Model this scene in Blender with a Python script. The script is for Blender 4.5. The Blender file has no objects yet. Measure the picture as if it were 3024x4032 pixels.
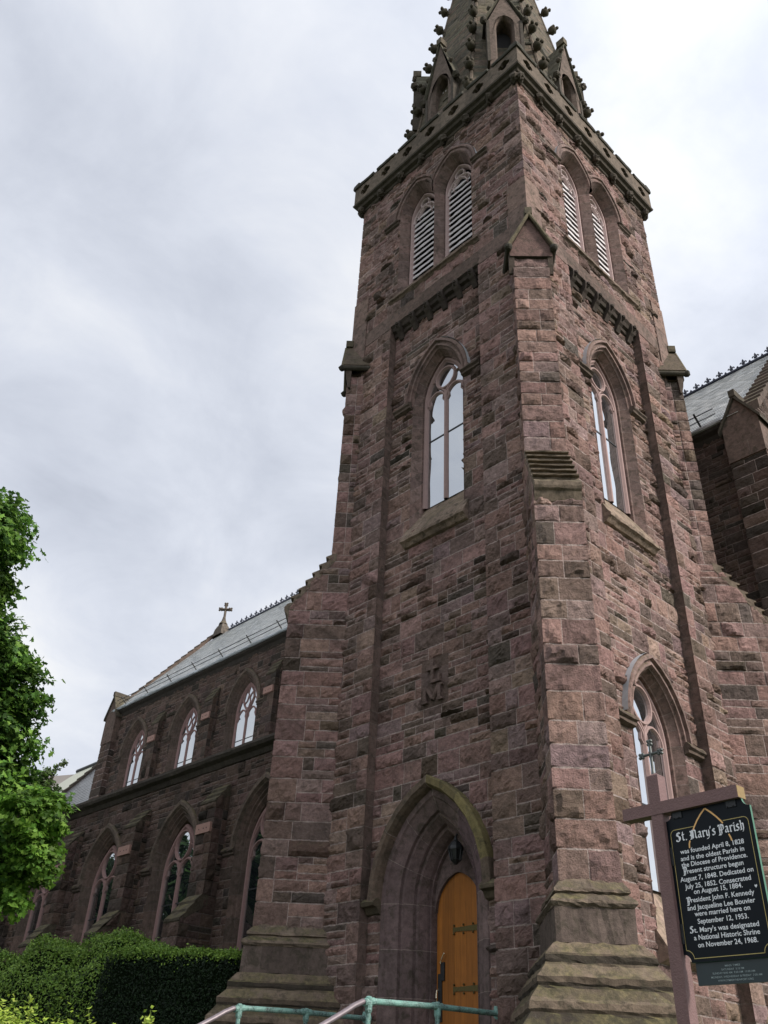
import bpy, math, random
import numpy as np
from mathutils import Matrix, Vector

scene = bpy.context.scene
rad = math.radians
# ------------------------------------------------------------------ camera
cam_d = bpy.data.cameras.new("camera"); cam = bpy.data.objects.new("camera", cam_d)
scene.collection.objects.link(cam); scene.camera = cam
cam_d.sensor_fit = 'VERTICAL'; cam_d.sensor_height = 36.0; cam_d.lens = 30.674
cam_d.clip_start = 0.05; cam_d.clip_end = 3000
CAM = np.array([9.0370, -12.9748, 0.2861])
cam.matrix_world = Matrix(((0.6914506, 0.3803933, 0.6141637, CAM[0]),
                           (0.7211656, -0.4136014, -0.5557463, CAM[1]),
                           (0.0426168, 0.8271849, -0.5603115, CAM[2]), (0, 0, 0, 1)))
# ------------------------------------------------------------------ light, sky, exposure
SUN_DIR = Vector((0.82, 0.20, 0.56)).normalized()      # towards the sun
sun_d = bpy.data.lights.new("sun", 'SUN'); sun = bpy.data.objects.new("sun", sun_d)
scene.collection.objects.link(sun)
sun_d.energy = 4.2; sun_d.angle = rad(11); sun_d.color = (1.0, 0.93, 0.85)
sun.rotation_euler = SUN_DIR.to_track_quat('Z', 'Y').to_euler()
scene.view_settings.view_transform = 'Standard'; scene.view_settings.look = 'None'
scene.view_settings.gamma = 1.0; scene.view_settings.exposure = 0.0
world = bpy.data.worlds.new("World"); scene.world = world; world.use_nodes = True
wt = world.node_tree; wt.nodes.clear()
def wn(t, **k):
    n = wt.nodes.new(t)
    for a, b in k.items(): setattr(n, a, b)
    return n
w_out = wn('ShaderNodeOutputWorld'); w_bg = wn('ShaderNodeBackground'); w_bg.inputs[1].default_value = 0.1
w_sky = wn('ShaderNodeTexSky', sky_type='NISHITA', sun_disc=False)
w_sky.sun_elevation = math.asin(SUN_DIR.z); w_sky.sun_rotation = math.atan2(SUN_DIR.x, SUN_DIR.y)
w_tc = wn('ShaderNodeTexCoord'); w_sep = wn('ShaderNodeSeparateXYZ')
wt.links.new(w_tc.outputs['Generated'], w_sep.inputs[0])
def wmath(op, a, b):
    n = wn('ShaderNodeMath', operation=op)
    for i, v in enumerate((a, b)):
        if isinstance(v, (int, float)): n.inputs[i].default_value = v
        else: wt.links.new(v, n.inputs[i])
    return n.outputs[0]
zz = wmath('ADD', wmath('MAXIMUM', w_sep.outputs[2], 0.0), 0.32)
w_cmb = wn('ShaderNodeCombineXYZ')
wt.links.new(wmath('DIVIDE', w_sep.outputs[0], zz), w_cmb.inputs[0])
wt.links.new(wmath('DIVIDE', w_sep.outputs[1], zz), w_cmb.inputs[1])
w_map = wn('ShaderNodeMapping'); w_map.inputs['Location'].default_value = (3.55, 1.3, 0.0)
wt.links.new(w_cmb.outputs[0], w_map.inputs[0])
def wnoise(scale, detail, rough, dist):
    n = wn('ShaderNodeTexNoise'); n.inputs['Scale'].default_value = scale; n.inputs['Detail'].default_value = detail
    n.inputs['Roughness'].default_value = rough; n.inputs['Distortion'].default_value = dist
    wt.links.new(w_map.outputs[0], n.inputs['Vector']); return n.outputs['Fac']
cl = wmath('ADD', wmath('MULTIPLY', wnoise(1.5, 7.0, 0.55, 0.3), 0.7), wmath('MULTIPLY', wnoise(4.2, 6.0, 0.6, 0.6), 0.3))
w_r = wn('ShaderNodeValToRGB'); wt.links.new(cl, w_r.inputs[0])
e = w_r.color_ramp.elements
e[0].position = 0.29; e[0].color = (0.47, 0.505, 0.60, 1)
e[1].position = 0.62; e[1].color = (0.93, 0.94, 0.96, 1)
for p, c in ((0.38, (0.59, 0.63, 0.735, 1)), (0.46, (0.69, 0.73, 0.835, 1)), (0.54, (0.80, 0.83, 0.91, 1))):
    q = e.new(p); q.color = c
w_sc = wn('ShaderNodeMix', data_type='RGBA', blend_type='MULTIPLY'); w_sc.inputs[0].default_value = 1.0
wt.links.new(w_r.outputs[0], w_sc.inputs[6]); w_sc.inputs[7].default_value = (10.7, 10.65, 10.4, 1)
w_dot = wn('ShaderNodeVectorMath', operation='DOT_PRODUCT'); wt.links.new(w_tc.outputs['Generated'], w_dot.inputs[0]); w_dot.inputs[1].default_value = SUN_DIR
w_lobe = wmath('ADD', wmath('MULTIPLY', wmath('POWER', wmath('MAXIMUM', w_dot.outputs['Value'], 0.0), 1.6), 0.85), 1.02)   # thinner cloud towards the sun
w_lc = wn('ShaderNodeCombineColor')
for i in range(3): wt.links.new(w_lobe, w_lc.inputs[i])
w_sc2 = wn('ShaderNodeMix', data_type='RGBA', blend_type='MULTIPLY'); w_sc2.inputs[0].default_value = 1.0
wt.links.new(w_sc.outputs[2], w_sc2.inputs[6]); wt.links.new(w_lc.outputs[0], w_sc2.inputs[7])
w_mx = wn('ShaderNodeMix', data_type='RGBA'); w_mx.inputs[0].default_value = 0.93
wt.links.new(w_sky.outputs[0], w_mx.inputs[6]); wt.links.new(w_sc2.outputs[2], w_mx.inputs[7])
wt.links.new(w_mx.outputs[2], w_bg.inputs[0]); wt.links.new(w_bg.outputs[0], w_out.inputs[0])

# ------------------------------------------------------------------ materials
def new_mat(name):
    m = bpy.data.materials.new(name); m.use_nodes = True; m.node_tree.nodes.clear()
    return m, m.node_tree
class NT:
    def __init__(s, nt): s.nt = nt
    def n(s, t, ins=None, **k):
        n = s.nt.nodes.new(t)
        for a, b in k.items(): setattr(n, a, b)
        for a, b in (ins or {}).items():
            if isinstance(b, bpy.types.NodeSocket): s.nt.links.new(b, n.inputs[a])
            else: n.inputs[a].default_value = b
        return n
    def math(s, op, a, b=0.0, c=0.0, clamp=False):
        return s.n('ShaderNodeMath', {0: a, 1: b, 2: c}, operation=op, use_clamp=clamp).outputs[0]
    def noise(s, vec, scale, detail=4.0, rough=0.55, dist=0.0):
        return s.n('ShaderNodeTexNoise', {'Vector': vec, 'Scale': scale, 'Detail': detail, 'Roughness': rough, 'Distortion': dist}).outputs['Fac']
    def ramp(s, f, lo, hi):
        return s.n('ShaderNodeMapRange', {0: f, 1: lo, 2: hi}, clamp=True).outputs[0]
    def mix(s, f, a, b, blend='MIX'):
        n = s.n('ShaderNodeMix', {0: f, 6: a, 7: b}, data_type='RGBA', blend_type=blend); return n.outputs[2]

def stone_material(name, moss=0.8, fine=1.0, stain=1.0, tone=1.0):
    m, nt = new_mat(name); N = NT(nt)
    out = N.n('ShaderNodeOutputMaterial'); P = N.n('ShaderNodeBsdfPrincipled')
    pos = N.n('ShaderNodeNewGeometry')
    col = N.n('ShaderNodeVertexColor', layer_name='Col')
    p = pos.outputs['Position']
    n1 = N.noise(p, 9.0, 6.0, 0.65); n2 = N.noise(p, 1.1, 5.0, 0.6); n3 = N.noise(p, 46.0, 3.0, 0.7)
    n4 = N.noise(p, 3.2, 5.0, 0.65, 0.4)
    v = N.math('ADD', N.math('MULTIPLY', n1, 1.25), N.math('ADD', N.math('MULTIPLY', n3, 0.55), N.math('MULTIPLY', n4, 0.9)))
    v = N.math('MULTIPLY', N.math('MAXIMUM', N.math('SUBTRACT', v, 0.36), 0.25), tone)
    c = N.mix(1.0, col.outputs['Color'], N.n('ShaderNodeCombineColor', {0: v, 1: v, 2: v}).outputs[0], 'MULTIPLY')
    # soot and damp patches with a shape of their own
    st = N.math('MULTIPLY', N.ramp(N.noise(p, 0.75, 7.0, 0.68, 0.6), 0.50, 0.68), 0.55 * stain)
    c = N.mix(st, c, (0.050, 0.040, 0.033, 1))
    # moss and lichen growing where water lies
    nz = N.n('ShaderNodeSeparateXYZ', {0: pos.outputs['True Normal']}).outputs[2]
    mo = N.math('MULTIPLY', N.ramp(nz, 0.30, 0.75), N.ramp(N.noise(p, 3.1, 6.0, 0.65), 0.38, 0.60))
    mo = N.math('MULTIPLY', mo, moss, clamp=True)
    mc = N.mix(N.ramp(N.noise(p, 14.0, 3.0), 0.4, 0.65), (0.080, 0.075, 0.036, 1), (0.175, 0.148, 0.070, 1))
    c = N.mix(mo, c, mc)
    al = N.math('MULTIPLY', N.ramp(N.noise(p, 5.3, 7.0, 0.7, 0.5), 0.50, 0.64), 0.75 * min(1.0, moss))
    c = N.mix(al, c, (0.040, 0.036, 0.024, 1))
    li = N.math('MULTIPLY', N.ramp(N.noise(p, 27.0, 4.0, 0.6), 0.66, 0.72), N.ramp(n2, 0.5, 0.62))
    c = N.mix(N.math('MULTIPLY', li, 0.5), c, (0.34, 0.33, 0.27, 1))
    nt.links.new(c, P.inputs['Base Color']); P.inputs['Roughness'].default_value = 0.93
    P.inputs['Specular IOR Level'].default_value = 0.25
    h = N.math('ADD', N.math('MULTIPLY', N.noise(p, 7.0, 8.0, 0.7), 1.0), N.math('MULTIPLY', n3, 0.35))
    b = N.n('ShaderNodeBump', {'Strength': min(1.0, 1.0 * fine), 'Distance': 0.14, 'Height': h})
    nt.links.new(b.outputs[0], P.inputs['Normal']); nt.links.new(P.outputs[0], out.inputs[0])
    return m
M_ROCK = stone_material('rock_faced_brownstone', 0.35, 1.0)
M_DRESS = stone_material('dressed_brownstone', 0.85, 0.28, 0.7, 0.84)
M_MOSSY = stone_material('mossy_weathering_stone', 0.9, 0.35, 0.6, 0.86)

def plain(name, col, rough=0.6, metal=0.0, var=0.25, scale=8.0, bump=0.0, spec=0.5, attr=False):
    m, nt = new_mat(name); N = NT(nt)
    out = N.n('ShaderNodeOutputMaterial'); P = N.n('ShaderNodeBsdfPrincipled')
    p = N.n('ShaderNodeNewGeometry').outputs['Position']
    f = N.noise(p, scale, 5.0, 0.6)
    base = N.n('ShaderNodeVertexColor', layer_name='Col').outputs[0] if attr else (*col, 1)
    v = N.math('ADD', N.math('MULTIPLY', f, 2 * var), 1 - var)
    c = N.mix(1.0, base, N.n('ShaderNodeCombineColor', {0: v, 1: v, 2: v}).outputs[0], 'MULTIPLY')
    nt.links.new(c, P.inputs['Base Color'])
    P.inputs['Roughness'].default_value = rough; P.inputs['Metallic'].default_value = metal
    P.inputs['Specular IOR Level'].default_value = spec
    if bump:
        b = N.n('ShaderNodeBump', {'Strength': bump, 'Distance': 0.02, 'Height': N.noise(p, scale * 4, 4.0)})
        nt.links.new(b.outputs[0], P.inputs['Normal'])
    nt.links.new(P.outputs[0], out.inputs[0]); return m
M_TRACERY = plain('tracery_stone', (0.30, 0.205, 0.19), 0.85, var=0.2, bump=0.2, attr=True)
M_LOUVER = plain('painted_louvre', (0.52, 0.485, 0.49), 0.7, var=0.2, scale=5)
M_DARK = plain('dark_void', (0.012, 0.011, 0.012), 0.95, var=0.3)
M_IRON = plain('black_iron', (0.02, 0.022, 0.024), 0.45, 0.3, bump=0.2)
M_LEAD = plain('lead_flashing', (0.52, 0.56, 0.60), 0.5, 0.4, var=0.3)
M_CREST = plain('cresting_iron', (0.045, 0.05, 0.075), 0.5, 0.4)
M_BRONZE = plain('aged_bronze', (0.11, 0.085, 0.03), 0.5, 0.6, var=0.4, scale=30)
M_BRASS = plain('worn_brass', (0.75, 0.66, 0.5), 0.25, 0.9)
M_POST = plain('post_paint', (0.165, 0.095, 0.090), 0.7, var=0.25, scale=22, bump=0.3)
M_BOARD = plain('sign_board_black', (0.003, 0.006, 0.009), 0.4, var=0.35, scale=6, spec=0.15)
M_BOARD2 = plain('sign_board_green', (0.012, 0.024, 0.027), 0.45, var=0.25, scale=9)
M_WHITE = plain('white_letters', (0.72, 0.74, 0.76), 0.5, var=0.08, scale=60)
M_GREY = plain('worn_letters', (0.26, 0.32, 0.32), 0.6, var=0.5, scale=160)
M_GOLD = plain('gold_line', (0.42, 0.34, 0.12), 0.45, 0.2, var=0.3, scale=40)
M_OCHRE = plain('ochre_arch', (0.72, 0.42, 0.15), 0.5, var=0.12, scale=40)
M_EDGE = plain('board_edge', (0.05, 0.16, 0.10), 0.5)
M_PINK = plain('new_repair_stone', (0.32, 0.19, 0.155), 0.9, var=0.25, scale=12, bump=0.3)

def glass_material(name, refl, tint, wav=0.004):
    m, nt = new_mat(name); N = NT(nt)
    out = N.n('ShaderNodeOutputMaterial')
    d = N.n('ShaderNodeBsdfDiffuse', {'Color': (*tint, 1)})
    p = N.n('ShaderNodeNewGeometry').outputs['Position']
    nz = N.n('ShaderNodeTexNoise', {'Vector': p, 'Scale': 1.3, 'Detail': 0.0})          # slight waviness of old panes
    d1 = N.n('ShaderNodeVectorMath', {0: nz.outputs['Color'], 1: (0.5, 0.5, 0.5)}, operation='SUBTRACT')
    d2 = N.n('ShaderNodeVectorMath', {0: d1.outputs[0], 'Scale': 0.035}, operation='SCALE')
    d3 = N.n('ShaderNodeVectorMath', {0: d2.outputs[0], 1: N.n('ShaderNodeNewGeometry').outputs['Normal']}, operation='ADD')
    nn = N.n('ShaderNodeVectorMath', {0: d3.outputs[0]}, operation='NORMALIZE')
    g = N.n('ShaderNodeBsdfGlossy', {'Color': (0.90, 0.93, 0.95, 1), 'Roughness': 0.0, 'Normal': nn.outputs[0]})
    fr = N.n('ShaderNodeLayerWeight', {'Blend': 0.35})
    f = N.math('ADD', N.math('MULTIPLY', fr.outputs['Fresnel'], 1.0 - refl), refl, clamp=True)
    mx = N.n('ShaderNodeMixShader', {0: f, 1: d.outputs[0], 2: g.outputs[0]})
    nt.links.new(mx.outputs[0], out.inputs[0]); return m
M_GLASS = glass_material('window_glass', 0.60, (0.02, 0.024, 0.028))

def slate_material():
    m, nt = new_mat('roof_slate'); N = NT(nt)
    out = N.n('ShaderNodeOutputMaterial'); P = N.n('ShaderNodeBsdfPrincipled')
    p = N.n('ShaderNodeNewGeometry').outputs['Position']
    col = N.n('ShaderNodeVertexColor', layer_name='Col').outputs[0]
    f = N.math('ADD', N.math('MULTIPLY', N.noise(p, 2.5, 6.0, 0.7), 0.7), 0.65)
    c = N.mix(1.0, col, N.n('ShaderNodeCombineColor', {0: f, 1: f, 2: f}).outputs[0], 'MULTIPLY')
    nt.links.new(c, P.inputs['Base Color']); P.inputs['Roughness'].default_value = 0.28
    P.inputs['IOR'].default_value = 1.75
    b = N.n('ShaderNodeBump', {'Strength': 0.35, 'Distance': 0.02, 'Height': N.noise(p, 20.0, 4.0)})
    nt.links.new(b.outputs[0], P.inputs['Normal']); nt.links.new(P.outputs[0], out.inputs[0]); return m
M_SLATE = slate_material()

def door_material():
    m, nt = new_mat('varnished_oak'); N = NT(nt)
    out = N.n('ShaderNodeOutputMaterial'); P = N.n('ShaderNodeBsdfPrincipled')
    p = N.n('ShaderNodeNewGeometry').outputs['Position']
    col = N.n('ShaderNodeVertexColor', layer_name='Col').outputs[0]
    mp = N.n('ShaderNodeMapping', {0: p, 3: (22.0, 22.0, 0.9)}).outputs[0]
    g = N.noise(mp, 1.6, 7.0, 0.65, 0.8)
    v = N.math('ADD', N.math('MULTIPLY', g, 1.1), 0.42)
    st = N.ramp(N.noise(p, 2.2, 5.0, 0.6), 0.42, 0.70)
    c = N.mix(1.0, col, N.n('ShaderNodeCombineColor', {0: v, 1: v, 2: v}).outputs[0], 'MULTIPLY')
    c = N.mix(N.math('MULTIPLY', st, 0.6), c, (0.20, 0.075, 0.014, 1))
    nt.links.new(c, P.inputs['Base Color']); P.inputs['Roughness'].default_value = 0.5
    P.inputs['Specular IOR Level'].default_value = 0.3
    nt.links.new(N.n('ShaderNodeBump', {'Strength': 0.25, 'Distance': 0.01, 'Height': g}).outputs[0], P.inputs['Normal'])
    nt.links.new(P.outputs[0], out.inputs[0]); return m
M_DOOR = door_material()

def verdigris():
    m, nt = new_mat('verdigris_pipe'); N = NT(nt)
    out = N.n('ShaderNodeOutputMaterial'); P = N.n('ShaderNodeBsdfPrincipled')
    p = N.n('ShaderNodeNewGeometry').outputs['Position']
    f = N.ramp(N.noise(p, 5.5, 6.0, 0.7), 0.40, 0.66)
    c = N.mix(f, (0.16, 0.33, 0.285, 1), (0.035, 0.045, 0.05, 1))
    c = N.mix(N.ramp(N.noise(p, 40.0, 3.0), 0.45, 0.7), c, (0.26, 0.40, 0.36, 1))
    nt.links.new(c, P.inputs['Base Color']); P.inputs['Roughness'].default_value = 0.7; P.inputs['Metallic'].default_value = 0.1
    nt.links.new(N.n('ShaderNodeBump', {'Strength': 0.3, 'Distance': 0.01, 'Height': N.noise(p, 60.0, 3.0)}).outputs[0], P.inputs['Normal'])
    nt.links.new(P.outputs[0], out.inputs[0]); return m
M_VERD = verdigris()
M_HANDPIPE = plain('worn_handrail_pipe', (0.19, 0.16, 0.175), 0.45, 0.3, var=0.35, scale=14)

def leaf_material(name, trans=0.3):
    m, nt = new_mat(name); N = NT(nt)
    out = N.n('ShaderNodeOutputMaterial')
    col = N.n('ShaderNodeVertexColor', layer_name='Col').outputs[0]
    P = N.n('ShaderNodeBsdfPrincipled', {'Base Color': col, 'Roughness': 0.55, 'Specular IOR Level': 0.25})
    t = N.n('ShaderNodeBsdfTranslucent', {'Color': col})
    mx = N.n('ShaderNodeMixShader', {0: trans, 1: P.outputs[0], 2: t.outputs[0]})
    nt.links.new(mx.outputs[0], out.inputs[0]); return m
M_LEAF = leaf_material('broad_leaves', 0.35)
M_YEW = leaf_material('yew_needles', 0.1)
M_BARK = plain('bark', (0.06, 0.048, 0.038), 0.9, var=0.4, bump=0.6)
M_INNER = plain('shaded_twigs', (0.008, 0.013, 0.006), 1.0, spec=0.0)

# ------------------------------------------------------------------ mesh builder
class MB:
    def __init__(s): s.v = []; s.nv = 0; s.f = []; s.c = []; s.m = []
    def add(s, verts, faces, col=(0.2, 0.2, 0.2), mat=0):
        """faces: (n,k) index array or list of tuples; col: one colour or one per face"""
        verts = np.asarray(verts, float).reshape(-1, 3)
        o = s.nv; s.v.append(verts); s.nv += len(verts)
        n = len(faces)
        col = np.asarray(col, float)
        if col.ndim == 1: col = np.repeat(col[None, :], n, 0)
        if isinstance(faces, np.ndarray):
            s.f.append(faces + o)
        else:
            s.f.append([tuple(k + o for k in fc) for fc in faces])
        s.c.append(col[:, :3]); s.m.append(np.full(n, mat, np.int32))
    def build(s, name, mats, parent=None, smooth=False):
        V = np.concatenate(s.v) if s.v else np.zeros((0, 3))
        idx = []; tot = []
        for blk in s.f:
            if isinstance(blk, np.ndarray):
                idx.append(blk.ravel()); tot.append(np.full(len(blk), blk.shape[1]))
            elif blk:
                idx.append(np.fromiter((i for fc in blk for i in fc), np.int64)); tot.append(np.array([len(fc) for fc in blk]))
        idx = np.concatenate(idx); tot = np.concatenate(tot)
        me = bpy.data.meshes.new(name)
        me.vertices.add(len(V)); me.vertices.foreach_set('co', V.astype(np.float32).ravel())
        me.loops.add(len(idx)); me.loops.foreach_set('vertex_index', idx.astype(np.int32))
        me.polygons.add(len(tot))
        st = np.concatenate([[0], np.cumsum(tot)[:-1]]).astype(np.int32)
        me.polygons.foreach_set('loop_start', st); me.polygons.foreach_set('loop_total', tot.astype(np.int32))
        me.polygons.foreach_set('material_index', np.concatenate(s.m))
        me.polygons.foreach_set('use_smooth', np.full(len(tot), smooth))
        for mt in (mats if isinstance(mats, (list, tuple)) else [mats]): me.materials.append(mt)
        me.update(calc_edges=True)
        at = me.color_attributes.new('Col', 'FLOAT_COLOR', 'CORNER')
        fc = np.concatenate(s.c); cc = np.ones((len(idx), 4), np.float32); cc[:, :3] = np.repeat(fc, tot, 0)
        at.data.foreach_set('color', cc.ravel())
        o = bpy.data.objects.new(name, me); scene.collection.objects.link(o)
        if parent:
            o.parent = parent
            if parent.type == 'EMPTY': o.matrix_parent_inverse = Matrix.Translation(-Vector(parent.location))
        return o

class Fr:
    """a drawing frame: s along, z up, e outward"""
    def __init__(f, O, S, N, U=(0, 0, 1)):
        f.O, f.S, f.N, f.U = (np.array(a, float) for a in (O, S, N, U))
        f.flip = np.dot(np.cross(f.S, f.U), f.N) < 0
    def p(f, s, z, e=0.0):
        s, z, e = np.broadcast_arrays(np.asarray(s, float), np.asarray(z, float), np.asarray(e, float))
        return f.O + s[..., None] * f.S + z[..., None] * f.U + e[..., None] * f.N
    def shift(f, ds=0, dz=0, de=0): return Fr(f.O + f.S * ds + f.U * dz + f.N * de, f.S, f.N, f.U)

def grid_faces(nr, nc, flip=False):
    a = np.arange(nr * nc).reshape(nr, nc)
    q = np.stack([a[:-1, :-1], a[:-1, 1:], a[1:, 1:], a[1:, :-1]], -1).reshape(-1, 4)
    return q[:, ::-1] if flip else q

def in_poly(x, y, P):
    P = np.asarray(P); x1, y1 = P[:, 0], P[:, 1]; x2, y2 = np.roll(x1, -1), np.roll(y1, -1)
    X, Y = x[..., None], y[..., None]
    with np.errstate(divide='ignore', invalid='ignore'):
        c = ((y1 > Y) != (y2 > Y)) & (X < (x2 - x1) * (Y - y1) / (y2 - y1) + x1)
    return c.sum(-1) % 2 == 1
def snap(x, y, P):
    P = np.asarray(P); A = P; B = np.roll(P, -1, 0); d = B - A; L = (d * d).sum(-1) + 1e-12
    q = np.stack([x, y], -1)[:, None, :]
    t = np.clip(((q - A) * d).sum(-1) / L, 0, 1); c = A + t[..., None] * d
    k = ((q - c) ** 2).sum(-1).argmin(1); r = c[np.arange(len(x)), k]
    return r[:, 0], r[:, 1]

MORTAR = (0.48, 0.385, 0.35)
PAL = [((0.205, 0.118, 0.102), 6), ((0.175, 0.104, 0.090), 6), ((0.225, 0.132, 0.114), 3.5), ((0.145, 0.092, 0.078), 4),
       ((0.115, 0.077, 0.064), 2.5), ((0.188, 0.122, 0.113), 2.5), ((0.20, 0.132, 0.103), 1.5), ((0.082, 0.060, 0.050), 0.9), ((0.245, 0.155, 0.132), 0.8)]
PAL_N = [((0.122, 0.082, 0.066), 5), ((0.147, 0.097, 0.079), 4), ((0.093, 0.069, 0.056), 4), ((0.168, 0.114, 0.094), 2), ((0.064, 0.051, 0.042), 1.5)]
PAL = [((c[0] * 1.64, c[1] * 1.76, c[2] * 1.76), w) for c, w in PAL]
def bands(z0, z1, seed=5, lo=0.30, hi=0.50):
    r = random.Random(seed); z = -3.0; L = [z]
    while z < 64: z += r.uniform(lo, hi); L.append(z)
    L = [z0] + [q for q in L if z0 + 0.12 < q < z1 - 0.12] + [z1]
    return list(zip(L[:-1], L[1:]))

def stones(mb, F, s0, s1, z0, z1, seed=0, keep=None, holes=(), cell=0.06, wrapL=False, wrapR=False, pal=PAL, amp=1.0,
           mortar=MORTAR, mat=0, scale=1.0, bseed=5, lo=0.30, hi=0.50, base=(0.018, 0.066), bulge=0.10):
    r = random.Random(seed); R = np.random.default_rng(seed + 77)
    cols = [c for c, _ in pal]; wts = [w for _, w in pal]
    rects = []
    def fill_row(a, b, za, zb):
        x = a
        while x < b - 1e-6:
            w = r.uniform(0.28, 0.95) * scale
            if (zb - za) < 0.2: w *= 0.95
            if b - x - w < 0.24 * scale: w = b - x
            rects.append([x, x + w, za, zb, False, False]); x += w
    for bi, (za, zb) in enumerate(bands(z0, z1, bseed, lo, hi)):
        a, b = s0, s1; odd = int(round(za * 7)) % 2
        span = s1 - s0
        if wrapL and wrapR and span < 1.15:
            k = r.choice([0, 0.36, 0.64, 0.5]) if span > 0.6 else 0
            if k: rects += [[a, a + span * k, za, zb, True, False], [a + span * k, b, za, zb, False, True]]
            else: rects.append([a, b, za, zb, True, True])
            continue
        if wrapL:
            w = min(span * 0.6, (0.62 if odd else 0.36) * r.uniform(0.85, 1.15)); rects.append([a, a + w, za, zb, True, False]); a += w
        if wrapR:
            w = min(span * 0.6, (0.62 if odd else 0.36) * r.uniform(0.85, 1.15)); rects.append([b - w, b, za, zb, False, True]); b -= w
        x = a
        while x < b - 1e-6:
            w = r.uniform(0.55, 1.5) * scale
            if b - x - w < 0.4 * scale: w = b - x
            m = r.random(); h = zb - za
            if m < 0.42 or h < 0.26: 
                if m < 0.14 and w < 1.1: rects.append([x, x + w, za, zb, False, False])
                else: fill_row(x, x + w, za, zb)
            elif m < 0.9 or h < 0.36:
                t = za + h * r.uniform(0.34, 0.66); fill_row(x, x + w, za, t); fill_row(x, x + w, t, zb)
            else:
                t = za + h * r.uniform(0.28, 0.38); t2 = za + h * r.uniform(0.62, 0.72)
                fill_row(x, x + w, za, t); fill_row(x, x + w, t, t2); fill_row(x, x + w, t2, zb)
            x += w
    hb = [(np.min(h, 0), np.max(h, 0), np.asarray(h)) for h in holes]
    kp = None if keep is None else np.asarray(keep)
    j = 0.007
    for (a, b, za, zb, wl, wr) in rects:
        w, h = b - a, zb - za
        if w < 0.07 or h < 0.07: continue
        nx = max(2, int(round(w / cell)) + 1); ny = max(2, int(round(h / cell)) + 1)
        xi = np.linspace(j + 0.02, w - j - 0.02, nx); yi = np.linspace(j + 0.02, h - j - 0.02, ny)
        xs = np.concatenate([[0, j], xi, [w - j, w]]); ys = np.concatenate([[0, j], yi, [h - j, h]])
        Xg, Yg = np.meshgrid(xs, ys)
        hb0 = r.uniform(*base); rough = r.uniform(0.018, 0.060) * amp
        big = r.random() < bulge
        if big: hb0 += r.uniform(0.03, 0.085); rough *= 1.6
        H = np.full(Xg.shape, hb0)
        for k in range(2):
            th = r.uniform(0, 6.283); px = (Xg - w * r.uniform(.2, .8)) * math.cos(th) + (Yg - h * r.uniform(.2, .8)) * math.sin(th)
            H -= rough * np.clip(np.abs(px) / 0.16 - r.uniform(0, .5), 0, 1.6) * r.uniform(0.3, 1)
        H += R.normal(0, 0.009 * amp, H.shape)
        edge = np.ones(H.shape); edge[2, :] = edge[-3, :] = 0.55; edge[:, 2] = edge[:, -3] = 0.55
        if nx > 3 and ny > 3:                               # chipped arrises and hollows
            G = R.normal(0, 1, H.shape); G = (G + np.roll(G, 1, 0) + np.roll(G, 1, 1) + np.roll(G, -1, 0) + np.roll(G, -1, 1)) / 2.2
            H += G * 0.010 * amp
        H = np.maximum(H, 0.006) * edge
        if wl: H[:, 0] = H[:, 1] = 0.024; H[:, 2] = 0.024
        if wr: H[:, -1] = H[:, -2] = 0.024; H[:, -3] = 0.024
        H[:2, :] = 0; H[-2:, :] = 0
        if not wl: H[:, :2] = 0
        if not wr: H[:, -2:] = 0
        Xa = Xg + a; Ya = Yg + za
        if nx > 3:                                           # uneven joint lines
            Xa[2:-2, 3:-3] += R.uniform(-.014, .014, Xa[2:-2, 3:-3].shape); Ya[2:-2, 3:-3] += R.uniform(-.014, .014, Xa[2:-2, 3:-3].shape)
            Ya[1:3, 3:-3] += R.uniform(-.002, .014, Ya[1:3, 3:-3].shape); Ya[-3:-1, 3:-3] -= R.uniform(-.002, .014, Ya[-3:-1, 3:-3].shape)
        if wl: Xa[:, 0] = a - H[:, 0]
        if wr: Xa[:, -1] = b + H[:, -1]
        q = grid_faces(*H.shape, flip=F.flip)
        c = np.array(r.choices(cols, wts)[0]) * r.uniform(0.82, 1.18) * np.array([1, r.uniform(.96, 1.04), r.uniform(.94, 1.06)])
        if big and r.random() < .6: c = c * np.array([.50, .52, .48])
        fr, fc_ = H.shape[0] - 1, H.shape[1] - 1
        mk = np.zeros((fr, fc_), bool); mk[0] = mk[-1] = True
        if not wl: mk[:, 0] = True
        if not wr: mk[:, -1] = True
        C = np.where(mk.ravel()[:, None], np.array(mortar), c)
        x, y, hh = Xa.ravel().copy(), Ya.ravel().copy(), H.ravel()
        drop = None
        for lo_, hi_, hp in hb:
            if b < lo_[0] or a > hi_[0] or zb < lo_[1] or za > hi_[1]: continue
            ins = in_poly(x, y, hp)
            if ins.any():
                d = ins[q].all(1); drop = d if drop is None else drop | d
                sx, sy = snap(x[ins], y[ins], hp); x[ins] = sx; y[ins] = sy; hh = hh.copy(); hh[ins] = 0
        if kp is not None:
            ins = ~in_poly(x, y, kp)
            ins &= True
            if ins.any():
                d = ins[q].all(1); drop = d if drop is None else drop | d
                sx, sy = snap(x[ins], y[ins], kp); x[ins] = sx; y[ins] = sy; hh = hh.copy(); hh[ins] *= 0.5
        if drop is not None:
            q = q[~drop]; C = C[~drop]
            if not len(q): continue
        mb.add(F.p(x, y, hh), q, C, mat)

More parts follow.
